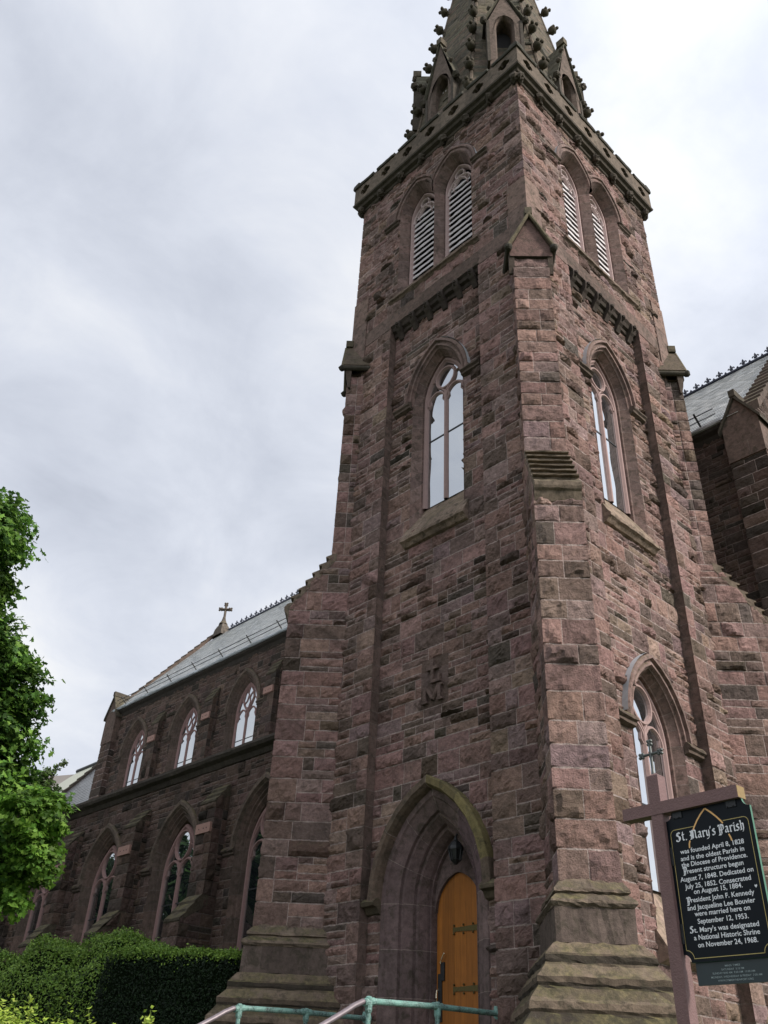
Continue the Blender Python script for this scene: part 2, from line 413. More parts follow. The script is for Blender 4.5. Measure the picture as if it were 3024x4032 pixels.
def quad(mb, pts, col, mat=0): mb.add(pts, [tuple(range(len(pts)))], col, mat)
def fquad(mb, F, s0, s1, z0, z1, e, col, mat=0):
    p = F.p([s0, s1, s1, s0], [z0, z0, z1, z1], e); mb.add(p, [(3, 2, 1, 0) if F.flip else (0, 1, 2, 3)], col, mat)
def fbox(mb, F, s0, s1, z0, z1, e0, e1, col, mat=0):
    """box in a frame, e0 back .. e1 front"""
    p = F.p([s0, s1, s1, s0, s0, s1, s1, s0], [z0, z0, z1, z1, z0, z0, z1, z1], [e0] * 4 + [e1] * 4)
    f = [(4, 5, 6, 7), (1, 0, 3, 2), (0, 4, 7, 3), (5, 1, 2, 6), (7, 6, 2, 3), (0, 1, 5, 4)]
    if F.flip: f = [t[::-1] for t in f]
    mb.add(p, f, col, mat)
def extrude(mb, F, prof, s0, s1, col, mat=0, closed=True, caps=True, rough=0.006, step=0.16):
    """profile (e,z) swept along s, in short worn blocks"""
    n = len(prof); pe = np.array([q[0] for q in prof]); pz = np.array([q[1] for q in prof])
    k = max(1, min(70, int(round((s1 - s0) / step)))); ss = np.linspace(s0, s1, k + 1)
    R = np.random.default_rng(int(abs(s0 * 1000 + pz[0] * 7919)) % 99991); rg = rough if k > 1 else 0
    V = np.concatenate([F.p(s, pz + R.normal(0, rg, n), pe + R.normal(0, rg, n)) for s in ss])
    ns = n if closed else n - 1
    c = np.asarray(col, float); c = np.tile(c, (ns, 1)) if c.ndim == 1 else c[:ns]
    f = []; C = []; tone = 1.0
    for j in range(k):
        if j % 5 == 0: tone = R.uniform(0.86, 1.14)
        for i in range(ns):
            i2 = (i + 1) % n; f.append((j * n + i, j * n + i2, (j + 1) * n + i2, (j + 1) * n + i)); C.append(c[i] * tone)
    if caps:
        f += [tuple(range(n))[::-1], tuple(range(k * n, (k + 1) * n))]; C += [c[0], c[0]]
    if not F.flip: f = [t[::-1] for t in f]
    mb.add(V, f, np.array(C), mat)
def tube(mb, pts, rads, n=10, col=(.2, .2, .2), mat=0, caps=True):
    pts = np.asarray(pts, float); m = len(pts)
    if np.isscalar(rads): rads = [rads] * m
    V = []
    up = np.array([0, 0, 1.0])
    for i in range(m):
        d = pts[min(i + 1, m - 1)] - pts[max(i - 1, 0)]; d /= np.linalg.norm(d) + 1e-9
        a = np.cross(d, up if abs(d[2]) < 0.9 else np.array([1.0, 0, 0])); a /= np.linalg.norm(a); b = np.cross(d, a)
        t = np.arange(n) * 2 * math.pi / n
        V.append(pts[i] + rads[i] * (np.cos(t)[:, None] * a + np.sin(t)[:, None] * b))
    f = []
    for i in range(m - 1):
        for k in range(n):
            k2 = (k + 1) % n; f.append((i * n + k, i * n + k2, (i + 1) * n + k2, (i + 1) * n + k))
    if caps: f += [tuple(range(n))[::-1], tuple((m - 1) * n + k for k in range(n))]
    mb.add(np.concatenate(V), f, col, mat)
def ball(mb, c, r, col, mat=0, nu=9, nv=6, lump=0.0, seed=0, squash=1.0):
    R = np.random.default_rng(seed); V = []
    for i in range(nv + 1):
        ph = math.pi * i / nv
        for k in range(nu):
            th = 2 * math.pi * k / nu; rr = r * (1 + R.normal(0, lump) if lump else 1)
            V.append((c[0] + rr * math.sin(ph) * math.cos(th), c[1] + rr * math.sin(ph) * math.sin(th), c[2] + rr * math.cos(ph) * squash))
    f = [(i * nu + k, i * nu + (k + 1) % nu, (i + 1) * nu + (k + 1) % nu, (i + 1) * nu + k)[::-1] for i in range(nv) for k in range(nu)]
    mb.add(V, f, col, mat)

# pointed arch: half width h, centres offset d past the middle line, springing zs, jambs from zb
def arch(c, h, d, zs, zb=None, n=10):
    Rr = h + d; th = math.acos(-d / Rr) if d < Rr else math.pi
    L = [(c + d + Rr * math.cos(t), zs + Rr * math.sin(t)) for t in np.linspace(math.pi, th, n)]
    Rt = [(2 * c - s, z) for s, z in L[::-1]][1:]
    P = L + Rt
    if zb is not None: P = [(c - h, zb)] + P + [(c + h, zb)]
    return P
def apex(h, d, zs): return zs + math.sqrt((h + d) ** 2 - d * d)
def arch_sweep(mb, F, c, prof, d, zs, zb, seed=0, pal=None, jamb=True, block=0.42, n=24, mat=0, clamp=None, joint=(0.30, 0.24, 0.215), tint=None):
    """prof: list of (half width, e[, zb override]) from outside to inside; joints every `block` metres"""
    r = random.Random(seed); pal = pal or [(0.235, 0.155, 0.135), (0.205, 0.14, 0.12), (0.25, 0.172, 0.152), (0.19, 0.132, 0.118)]
    h0 = prof[0][0]; ts = []; 
    def params(length):
        k = max(1, int(round(length / block))); L = []
        for i in range(k):
            L += list(np.linspace(i / k, (i + 1) / k - 0.012 / length, 4))
        L.append(1.0); return L
    rings = []
    jl = params(max(zs - zb, 0.3)) if jamb else []
    al = params((h0 + d) * 1.1)
    for pr in prof:
        h, e = pr[0], pr[1]; z0 = pr[2] if len(pr) > 2 else zb
        Rr = h + d; th = math.acos(-d / Rr)
        left = [(c - h, z0 + (zs - z0) * t) for t in jl[:-1]] + [(c + d + Rr * math.cos(math.pi + (th - math.pi) * t), zs + Rr * math.sin(math.pi + (th - math.pi) * t)) for t in al]
        P = left + [(2 * c - s, z) for s, z in left[::-1]][1:]
        P = np.array(P)
        if clamp:
            lo, hi = clamp
            if lo is not None: P[:, 0] = np.maximum(P[:, 0], lo)
            if hi is not None: P[:, 0] = np.minimum(P[:, 0], hi)
        rings.append(F.p(P[:, 0], P[:, 1], e))
    m = len(rings[0]); V = np.concatenate(rings)
    q = grid_faces(len(rings), m, flip=F.flip)
    seg = np.arange(m - 1) ; half = (m - 1) / 2
    C = np.zeros((m - 1, 3)); nl = len(jl) + len(al) - (1 if jamb else 0)
    cur = r.choice(pal)
    pt = (jl[:-1] if jamb else []) + al
    kinds = []
    for i in range(len(pt) - 1): kinds.append((i % 4) == 3)
    kinds = kinds + kinds[::-1]
    for i in range(m - 1):
        if kinds[i]: C[i] = joint; cur = np.array(r.choice(pal)) * r.uniform(.88, 1.12)
        else: C[i] = cur
        if tint and tint[0] < i / (m - 1) < tint[1]: C[i] = 0.35 * C[i] + 0.65 * np.array(tint[2]) * r.uniform(.7, 1.25)
    mb.add(V, q, np.tile(C, (len(rings) - 1, 1)), mat)

def ribbon(mb, F, pts, w, eb, ef, col=(0.30, 0.205, 0.19), mat=0, closed=False, ch=0.4):
    P = np.asarray(pts, float)
    if closed: T = np.roll(P, -1, 0) - np.roll(P, 1, 0)
    else:
        T = np.empty_like(P); T[1:-1] = P[2:] - P[:-2]; T[0] = P[1] - P[0]; T[-1] = P[-1] - P[-2]
    T /= np.linalg.norm(T, axis=1)[:, None] + 1e-9; Nn = np.stack([-T[:, 1], T[:, 0]], -1)
    dep = ef - eb
    sec = [(-.5, eb), (-.5, ef - dep * ch), (-.2, ef), (.2, ef), (.5, ef - dep * ch), (.5, eb)]
    rings = [F.p(P[:, 0] + Nn[:, 0] * w * a, P[:, 1] + Nn[:, 1] * w * a, e) for a, e in sec]
    if closed: rings = [np.concatenate([q, q[:1]]) for q in rings]
    V = np.concatenate(rings)
    mb.add(V, grid_faces(len(sec), len(rings[0]), flip=not F.flip), col, mat)
def circle(c, z, r, n=24, sy=1.0): return [(c + r * math.cos(t), z + r * sy * math.sin(t)) for t in np.arange(n) * 2 * math.pi / n]
def polyface(mb, F, pts, e, col, mat=0):
    P = np.asarray(pts); V = F.p(P[:, 0], P[:, 1], e); k = tuple(range(len(P)))
    A = 0.5 * np.sum(P[:, 0] * np.roll(P[:, 1], -1) - np.roll(P[:, 0], -1) * P[:, 1])
    ccw = A > 0
    mb.add(V, [k if ccw != F.flip else k[::-1]], col, mat)

# ------------------------------------------------------------------ things
def tag(o, label=None, cat=None, group=None, kind=None):
    for k, v in (('label', label), ('category', cat), ('group', group), ('kind', kind)):
        if v: o[k] = v
    return o
def thing(name, label, cat, loc=(0, 0, 0), group=None):
    o = bpy.data.objects.new(name, None); scene.collection.objects.link(o); o.location = loc
    o.empty_display_size = 0.3
    return tag(o, label, cat, group)

# ================================================================== the church
W = 7.2; C36 = 3.6
church = thing('stone_church', 'red brown sandstone church with a tall corner tower, crocketed spire and slate roofed nave', 'church', (-3.6, 3.6, 0.4))
FA = Fr((0, 0, 0), (-1, 0, 0), (0, -1, 0))          # door front, s runs away from the near corner
FB = Fr((0, 0, 0), (0, 1, 0), (1, 0, 0))            # right hand front
TR = [(0.30, 0.205, 0.19), (0.275, 0.19, 0.18)]
P0, P1 = 1.78, 5.42                                   # recessed panel
ZT = 20.35
BELF = ((C36 - 0.80), (C36 + 0.80))
bel_holes = [arch(c, 0.80, 0.55, 25.45, 21.62) for c in BELF]
LAN = dict(c=C36, d=0.9, zs=16.85)
lan_hole = arch(C36, 0.95, 0.9, 16.85, 12.55)
dor_hole = arch(C36, 1.42, 0.823, 3.65, 0.0)
bw_hole = arch(C36 + 0.08, 1.0, 0.72, 7.1, 3.0)
EMB = [(3.18, 7.55), (3.18, 8.72), (4.02, 8.72), (4.02, 7.55)]

tw = MB()
for k, F in enumerate((FA, FB)):
    sd = 100 + 50 * k
    stones(tw, F, 0, P0, 0.3, ZT, sd + 1, wrapL=True, wrapR=True)
    stones(tw, F, P1, W, 0.3, ZT, sd + 2, wrapL=True, wrapR=True)
    holes = [lan_hole] + ([dor_hole, EMB] if k == 0 else [bw_hole])
    stones(tw, F.shift(de=-0.25), P0 - 0.02, P1 + 0.02, 0.3, ZT - 0.15, sd + 3, holes=holes)
    stones(tw, F, 0, W, 20.95, 27.75, sd + 4, wrapL=True, wrapR=True, holes=bel_holes)
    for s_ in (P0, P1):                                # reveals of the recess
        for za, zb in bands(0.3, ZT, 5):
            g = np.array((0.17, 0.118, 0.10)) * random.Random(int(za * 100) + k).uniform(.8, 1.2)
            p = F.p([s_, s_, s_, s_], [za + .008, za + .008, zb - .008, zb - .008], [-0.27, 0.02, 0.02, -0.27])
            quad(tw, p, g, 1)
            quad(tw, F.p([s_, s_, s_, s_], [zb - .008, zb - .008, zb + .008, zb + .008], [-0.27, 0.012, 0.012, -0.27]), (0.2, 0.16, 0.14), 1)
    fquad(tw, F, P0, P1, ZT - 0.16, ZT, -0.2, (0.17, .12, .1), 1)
# the two far sides and a lid
for O, S, N in (((-W, 0, 0), (0, 1, 0), (-1, 0, 0)), ((-W, W, 0), (1, 0, 0), (0, 1, 0))):
    stones(tw, Fr(O, S, N), 0, W, 0.3, 27.75, 190 + int(S[0]), cell=0.25, scale=1.6)
tower = tw.build('tower_wall', [M_ROCK, M_DRESS], church)

# ---- band above the recess with its corbels, belfry sill
for F, nm in ((FA, 0), (FB, 1)):
    m = MB()
    extrude(m, F, [(-0.27, 20.02), (-0.18, 20.06), (-0.17, 20.2), (-0.08, 20.24), (-0.05, 20.36), (0.02, 20.42), (0.03, 20.62), (0.022, 20.64), (0.022, 20.95), (-0.27, 20.95)], P0 - 0.001, P1 + 0.001, [(0.06, .046, .038)] * 5 + [(0.15, .103, .085)] * 5)  # soffit steps and corbels coloured dark to carry the shadow under the band
    fbox(m, F, 0.03, P0, ZT, 20.95, -0.25, 0.018, (0.19, 0.13, 0.11)); fbox(m, F, P1, W - 0.03, ZT, 20.95, -0.25, 0.018, (0.18, 0.125, 0.105))
    for i in range(6):
        s_ = P0 + 0.32 + i * (P1 - P0 - 0.64) / 5
        prof = [(-0.27, 19.80), (-0.19, 19.82), (-0.14, 19.92), (-0.08, 20.02), (-0.02, 20.08), (0.03, 20.18), (0.04, 20.32), (0.03, 20.42), (-0.27, 20.42)]
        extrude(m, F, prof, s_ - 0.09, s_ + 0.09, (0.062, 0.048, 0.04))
        t = np.linspace(0, 4.4, 12)
        tube(m, F.p(np.full(12, s_), 20.27 + 0.07 * np.cos(t), 0.02 + 0.07 * np.sin(t)), 0.045, 6, (0.075, 0.06, 0.05))
    m.build('corbel_table', [M_DRESS], tower)
    m = MB()
    extrude(m, F, [(-0.42, 21.95), (0.0, 21.66), (0.13, 21.57), (0.13, 21.47), (0.07, 21.44), (0.02, 21.38), (-0.02, 21.38), (-0.42, 21.6)], 1.72, 5.48, (0.185, 0.135, 0.105))
    m.build('belfry_sill', [M_MOSSY], tower)

def label_stop(m, F, s0, s1, z, e0, e1, col=(0.12, 0.088, 0.07)):
    extrude(m, F, [(e0, z + 0.13), (e1 - 0.08, z + 0.13), (e1, z + 0.05), (e1, z), (e1 - 0.06, z - 0.04), (e1 - 0.06, z - 0.10), (e0, z - 0.16)], s0, s1, col)

# ---- belfry windows
for F in (FA, FB):
    for ci, c in enumerate(BELF):
        m = MB()
        cl = (None, C36) if ci == 0 else (C36, None)
        arch_sweep(m, F, c, [(0.81, 0.0, 21.62), (0.80, 0.012, 21.62), (0.64, -0.27, 21.85), (0.63, -0.30, 21.85), (0.63, -0.62, 21.9)], 0.55, 25.45, 21.62, 7 + ci, clamp=cl)
        root = m.build('belfry_window', [M_DRESS], tower)
        m = MB()
        arch_sweep(m, F, c, [(1.08, -0.01), (1.08, 0.10), (1.02, 0.13), (0.97, 0.12), (0.965, 0.06), (0.92, 0.07), (0.88, 0.10), (0.83, 0.08), (0.80, 0.0)], 0.55, 25.45, 25.45, 17 + ci, jamb=False, block=0.8, clamp=cl)
        if ci == 0: label_stop(m, F, c - 1.5, c - 0.86, 25.42, -0.02, 0.13)
        else: label_stop(m, F, c + 0.86, c + 1.5, 25.42, -0.02, 0.13)
        m.build('hood_mould', [M_DRESS], root)
        m = MB()                                        # wooden frame with louvre boards and a little tracery
        fr = arch(c, 0.575, 0.55, 25.45, 21.95, 12)
        ribbon(m, F, fr, 0.11, -0.50, -0.31, (0.40, 0.29, 0.275))
        hd = arch(c, 0.52, 0.12, 25.3, None, 9)
        ribbon(m, F, hd, 0.055, -0.44, -0.34, (0.55, 0.44, 0.43))
        ribbon(m, F, circle(c, 26.02, 0.19, 16), 0.05, -0.44, -0.34, (0.55, 0.44, 0.43), closed=True)
        for sg in (-1, 1):
            ribbon(m, F, [(c + sg * 0.06, 25.82), (c + sg * 0.2, 25.7), (c + sg * 0.3, 25.5), (c + sg * 0.28, 25.36)], 0.045, -0.44, -0.35, (0.55, 0.44, 0.43))
            ribbon(m, F, circle(c + sg * 0.31, 25.66, 0.09, 10, 1.5), 0.035, -0.44, -0.35, (0.50, 0.40, 0.39), closed=True)
        m.build('window_frame', [M_TRACERY], root)
        m = MB(); z = 22.02
        while z < 25.62:
            hw = 0.54 if z < 25.25 else 0.54 * max(0.1, (25.95 - z) / 0.7)
            extrude(m, F, [(-0.40, z), (-0.385, z), (-0.40, z + 0.125), (-0.56, z + 0.30), (-0.58, z + 0.29), (-0.425, z + 0.11)], c - hw, c + hw, (0.6, .6, .6))
            z += 0.262
        m.build('louvre_boards', [M_LOUVER], root)
        m = MB(); polyface(m, F, arch(c, 0.62, 0.55, 25.45, 21.9), -0.61, (0.01, .01, .01)); m.build('dark_opening', [M_DARK], root)

# ---- tall two-light windows in the recess
def two_light(F, c, h, d, zs, zsill, e, zring=None, oculus=True, bar=None, w=0.13, col=TR, big=False):
    m = MB(); zap = apex(h, d, zs)
    ribbon(m, F, arch(c, h - 0.04, d, zs, zsill, 14), 0.15, e - 0.16, e, col[0])
    ribbon(m, F, arch(c, h - 0.12, d, zs, zsill, 14), 0.05, e - 0.16, e - 0.05, col[1])
    zm = zs + 0.05 if oculus else zs - 0.1
    ribbon(m, F, [(c, zsill), (c, zm + 0.12)], w, e - 0.16, e + 0.0, col[0])
    lw = (h - 0.11) / 2
    for sg in (-1, 1):
        cc = c + sg * lw
        pts = arch(cc, lw - 0.02, 0.05 * h, zm - 0.12, None, 9)
        ribbon(m, F, pts, w * 0.75, e - 0.16, e - 0.01, col[0])
        for s2 in (-1, 1):                              # cusps of the light heads
            ribbon(m, F, [(cc + s2 * (lw - 0.04), zm - 0.20), (cc + s2 * (lw * 0.66), zm - 0.10), (cc + s2 * (lw * 0.72), zm + 0.06), (cc + s2 * lw * 0.5, zm + 0.16)], w * 0.45, e - 0.16, e - 0.03, col[1])
    rr = h * (0.43 if not big else 0.47); oc = zm + lw * 0.98 + rr * 0.86
    oc = min(oc, zap - rr - 0.10 * h)
    ribbon(m, F, circle(c, oc, rr, 26, 1.08), w * 0.8, e - 0.16, e, col[0], closed=True)
    for sg in (-1, 1):
        ribbon(m, F, [(c, zm + 0.1), (c + sg * lw * 0.45, zm + lw * 0.85), (c + sg * rr * 0.85, oc - rr * 0.45)], w * 0.6, e - 0.16, e - 0.01, col[0])
        ribbon(m, F, [(c + sg * rr * 0.95, oc), (c + sg * (h * 0.62), zs + (zap - zs) * 0.52), (c + sg * h * 0.86, zs + (zap - zs) * 0.28)], w * 0.5, e - 0.16, e - 0.02, col[0])
    fr = m.build('window_tracery', [M_TRACERY])
    g = MB(); polyface(g, F, arch(c, h - 0.05, d, zs, zsill), e - 0.07, (0.02, .02, .02))
    gl = g.build('window_glass', [M_GLASS])
    br = []
    for zb in (bar or []):
        for sg in (-1, 1):
            b = MB(); fbox(b, F, c + sg * lw - lw + 0.05, c + sg * lw + lw - 0.05, zb - 0.02, zb + 0.02, e - 0.09, e - 0.055, (0.05, .05, .06)); br.append(b.build('glazing_bar', [M_IRON]))
    return [fr, gl] + br
def adopt(root, objs):
    for o in objs: o.parent = root

HOOD = lambda h, e: [(h + 0.30, e - 0.02), (h + 0.30, e + 0.10), (h + 0.25, e + 0.15), (h + 0.19, e + 0.15), (h + 0.18, e + 0.07), (h + 0.135, e + 0.06), (h + 0.10, e + 0.10), (h + 0.05, e + 0.10), (h + 0.04, e + 0.03), (h - 0.01, e + 0.0)]
for F in (FA, FB):
    m = MB()
    arch_sweep(m, F, C36, [(0.965, -0.25, 12.5), (0.95, -0.225, 12.5), (0.83, -0.46, 12.85), (0.80, -0.48, 12.9), (0.80, -0.70, 13.35)], 0.9, 16.85, 12.5, 31)
    root = m.build('lancet_window', [M_DRESS], tower)
    m = MB(); arch_sweep(m, F, C36, HOOD(0.93, -0.25), 0.9, 16.85, 16.85, 33, jamb=False, block=0.9)
    for sg in (-1, 1): label_stop(m, F, *sorted((C36 + sg * 0.97, C36 + sg * 1.62)), 16.80, -0.27, -0.06)
    m.build('hood_mould', [M_DRESS], root)
    m = MB()
    extrude(m, F, [(-0.7, 13.40), (-0.26, 12.66), (-0.20, 12.54), (-0.10, 12.30), (-0.02, 12.22), (-0.02, 12.14), (-0.09, 12.10), (-0.16, 12.02), (-0.27, 12.0), (-0.7, 12.2)], C36 - 1.08, C36 + 1.08, (0.27, 0.20, 0.155))
    m.build('window_sill', [M_MOSSY], root)
    adopt(root, two_light(F, C36, 0.80, 0.9, 16.85, 13.3, -0.54, bar=[15.5], w=0.135))
    if F is FB:                                         # lead flashing over the hood
        pass
# lead strips on the near shoulders of the hoods
for F, c, h, d, zs, e in ((FA, C36, 1.24, 0.9, 16.85, -0.11), (FB, C36, 1.24, 0.9, 16.85, -0.11), (FB, C36 + 0.08, 1.31, 0.72, 7.1, -0.10), (FA, BELF[0], 1.09, .55, 25.45, .1), (FB, BELF[0], 1.09, .55, 25.45, .1)):
    Rr = h + d; L = []
    for t in np.linspace(rad(176), math.acos(-d / Rr) + 0.12, 12): L.append((c + d + Rr * math.cos(t), zs + Rr * math.sin(t)))
    L = np.array(L); V = np.concatenate([F.p(L[:, 0], L[:, 1], e - 0.14), F.p(L[:, 0] , L[:, 1], e + 0.005)])
    m = MB(); m.add(V, grid_faces(2, 12, flip=F.flip), (.4, .42, .45)); m.build('hood_flashing', [M_LEAD], tower)

# ---- west window low in the right hand front
cB = C36 + 0.08
m = MB(); arch_sweep(m, FB, cB, [(1.015, -0.25), (1.0, -0.22), (0.88, -0.44), (0.85, -0.46), (0.85, -0.8)], 0.72, 7.1, 2.9, 41)
root = m.build('west_window', [M_DRESS], tower)
m = MB(); arch_sweep(m, FB, cB, HOOD(0.98, -0.25), 0.72, 7.1, 7.1, 43, jamb=False, block=0.9)
label_stop(m, FB, cB - 1.72, cB - 1.02, 7.06, -0.27, -0.05); label_stop(m, FB, cB + 1.02, cB + 1.72, 7.06, -0.27, -0.05)
m.build('hood_mould', [M_DRESS], root)
m = MB(); extrude(m, FB, [(-0.8, 4.15), (-0.25, 3.2), (0.0, 2.78), (0.0, 2.66), (-0.27, 2.55), (-0.8, 2.9)], cB - 1.05, cB + 1.05, (0.34, 0.25, 0.20))
m.build('window_sill', [M_DRESS], root)
adopt(root, two_light(FB, cB, 0.85, 0.72, 7.1, 3.95, -0.53, bar=[5.6], w=0.135, big=True))

# ---- doorway
m = MB()
arch_sweep(m, FA, C36, [(1.44, -0.25), (1.42, -0.22), (1.30, -0.22), (1.27, -0.26), (1.06, -0.38), (1.05, -0.45), (1.00, -0.46), (0.98, -0.44), (0.86, -0.60), (0.85, -0.68), (0.80, -0.70), (0.77, -0.67), (0.70, -0.84), (0.69, -0.92), (0.66, -0.92), (0.64, -0.90), (0.63, -1.0), (0.63, -1.15)],
           0.823, 3.65, 0.3, 51, block=0.75, pal=[(0.165, 0.115, 0.112), (0.145, 0.105, 0.10), (0.185, 0.13, 0.122), (0.155, 0.105, 0.11)])
doorway = m.build('door_surround', [M_DRESS], tower)
m = MB()
arch_sweep(m, FA, C36, [(1.66, -0.27), (1.66, -0.04), (1.62, 0.0), (1.50, 0.0), (1.45, -0.08), (1.43, -0.16), (1.42, -0.24)], 0.823, 3.65, 3.65, 53, jamb=False, block=1.1, pal=[(0.155, 0.115, 0.085), (0.175, 0.125, 0.095)], tint=(.06, .50, (0.21, 0.18, 0.06)))
for sg in (-1, 1): extrude(m, FA, [(-0.27, 3.80), (-0.06, 3.74), (0.02, 3.66), (0.0, 3.60), (-0.10, 3.58), (-0.16, 3.47), (-0.27, 3.42)], *sorted((C36 + sg * 1.42, C36 + sg * 1.80)), (0.12, 0.095, 0.065))
m.build('hood_mould', [M_MOSSY], doorway)
# tympanum: the wall between the outer arch and the flatter door head
m = MB(); n = 12
o_ = np.array(arch(C36, 0.64, 0.823, 3.65, None, n)); hd = np.array(arch(C36, 0.60, 0.13, 3.52, None, n))
V = np.concatenate([FA.p(o_[:, 0], o_[:, 1], -0.98), FA.p(hd[:, 0], hd[:, 1], -0.98), FA.p(hd[:, 0], hd[:, 1], -1.06)])
m.add(V, grid_faces(3, len(o_), flip=True), (0.15, 0.105, 0.10)); m.build('tympanum', [M_DRESS], doorway)
m = MB(); r = random.Random(3)
dp = np.array(arch(C36, 0.61, 0.13, 3.52, 0.62, 14)); npl = 8; s_ = C36 - 0.62
for i in range(npl):
    a, b = s_ + i * 1.24 / npl + 0.0015, s_ + (i + 1) * 1.24 / npl - 0.0015
    def top(s): 
        R0 = 0.74; q = abs(s - C36); return 3.54 + math.sqrt(max(0, R0 * R0 - (q + 0.13) ** 2))
    g = np.array((0.33, 0.118, 0.018)) * r.uniform(.78, 1.15)
    ss = np.linspace(a, b, 4); loop = [(a, 0.62), (b, 0.62)] + [(s, top(s)) for s in ss[::-1]]
    polyface(m, FA, loop, -1.05, g)
polyface(m, FA, dp, -1.062, (0.08, 0.03, 0.006))
door = m.build('door', [M_DOOR], doorway)
for z in (3.18, 2.14):
    h_ = MB(); xs = np.linspace(2.98, 3.78, 9); wv = [0.10, 0.062, 0.05, 0.05, 0.046, 0.042, 0.04, 0.036, 0.05]
    V = np.concatenate([FA.p(xs, z + np.array(wv), -1.035), FA.p(xs, z - np.array(wv), -1.035)])
    h_.add(V, grid_faces(2, 9), (0.1, .08, .03))
    for x in (3.0, 3.25, 3.5, 3.75):
        for sg in (-1, 1): ball(h_, FA.p(x, z + sg * 0.075, -1.03), 0.022, (0.1, .08, .03), nu=6, nv=4)
    h_.build('strap_hinge', [M_BRONZE], door)
h_ = MB(); fbox(h_, FA, 4.07, 4.17, 1.6, 2.42, -1.05, -1.025, (.05, .04, .02)); fbox(h_, FA, 4.0, 4.10, 2.3, 2.62, -1.05, -1.02, (.05, .04, .02)); h_.build('lock_plate', [M_IRON], door)
h_ = MB(); t = np.linspace(-1.2, 2.0, 10)
tube(h_, FA.p(4.02 + 0.05 * np.cos(t + 1.2), 2.68 + 0.09 * np.sin(t), -0.99 + 0 * t), 0.013, 7, (.6, .5, .4)); h_.build('door_handle', [M_BRASS], door); h_ = MB()
tube(h_, FA.p([4.15] * 6, [1.92, 1.94, 2.0, 2.08, 2.13, 2.15], [-1.03, -0.98, -0.96, -0.96, -0.98, -1.03]), 0.013, 7, (.6, .5, .4)); h_.build('door_handle', [M_BRASS], door)

# ---- carved monogram
m = MB(); Fe = FA.shift(de=-0.25); col = (0.215, 0.15, 0.13)
stones(m, Fe, 3.18, 4.02, 7.55, 8.72, 5, amp=0.6, lo=1.2, hi=1.3, scale=5, base=(0.0, 0.004), bulge=0, pal=[((0.175, 0.12, 0.105), 1)], mortar=(0.175, 0.12, 0.105))
ce = 3.62
fbox(m, Fe, ce - 0.04, ce + 0.04, 8.09, 8.66, 0, 0.085, col); fbox(m, Fe, ce - 0.17, ce + 0.17, 8.40, 8.48, 0, 0.083, col)
fbox(m, Fe, ce - 0.24, ce + 0.05, 8.08, 8.15, 0, 0.082, col); fbox(m, Fe, ce - 0.24, ce - 0.175, 8.151, 8.27, 0, 0.081, col)
for sg in (-1, 1):
    fbox(m, Fe, ce + sg * 0.225 - 0.042, ce + sg * 0.225 + 0.042, 7.69, 8.02, 0, 0.085, col)
    for z_ in (7.64, 7.97): fbox(m, Fe, ce + sg * 0.235 - 0.085, ce + sg * 0.235 + 0.085, z_, z_ + 0.05, 0, 0.080, col)
    ribbon(m, Fe, [(ce + sg * 0.20, 8.02), (ce, 7.70)], 0.085, 0, 0.088, col)
m.build('carved_monogram', [M_ROCK], tower)

# ---- corner buttresses
Q = math.sqrt(0.5)
def belt(m, corner, D, T, hw, p, prof, cols, mat=0, back=-1.6):
    R = np.random.default_rng(int(abs(prof[0][1] * 1000) + abs(corner[0] * 31 + corner[1] * 17)))
    rings = []
    for o, z in prof:
        K = [corner - T * (hw + o) + D * back, corner - T * (hw + o) + D * (p + o), corner + T * (hw + o) + D * (p + o), corner + T * (hw + o) + D * back]
        pts = []
        for i in range(3):
            n = 14
            for t in range(n): pts.append(K[i] + (K[i + 1] - K[i]) * t / n)
        pts.append(K[3]); pts = np.array([(q[0], q[1], z) for q in pts]); pts += R.normal(0, .0065, pts.shape)
        rings.append(pts)
    N = len(rings[0]); tone = np.repeat(R.uniform(.84, 1.16, N // 5 + 1), 5)
    for i in range(len(rings) - 1):
        C = np.array(cols[i % len(cols)])[None] * tone[:N - 1, None]
        m.add(np.concatenate([rings[i], rings[i + 1]]), [(k, N + k, N + k + 1, k + 1) for k in range(N - 1)], C, mat)
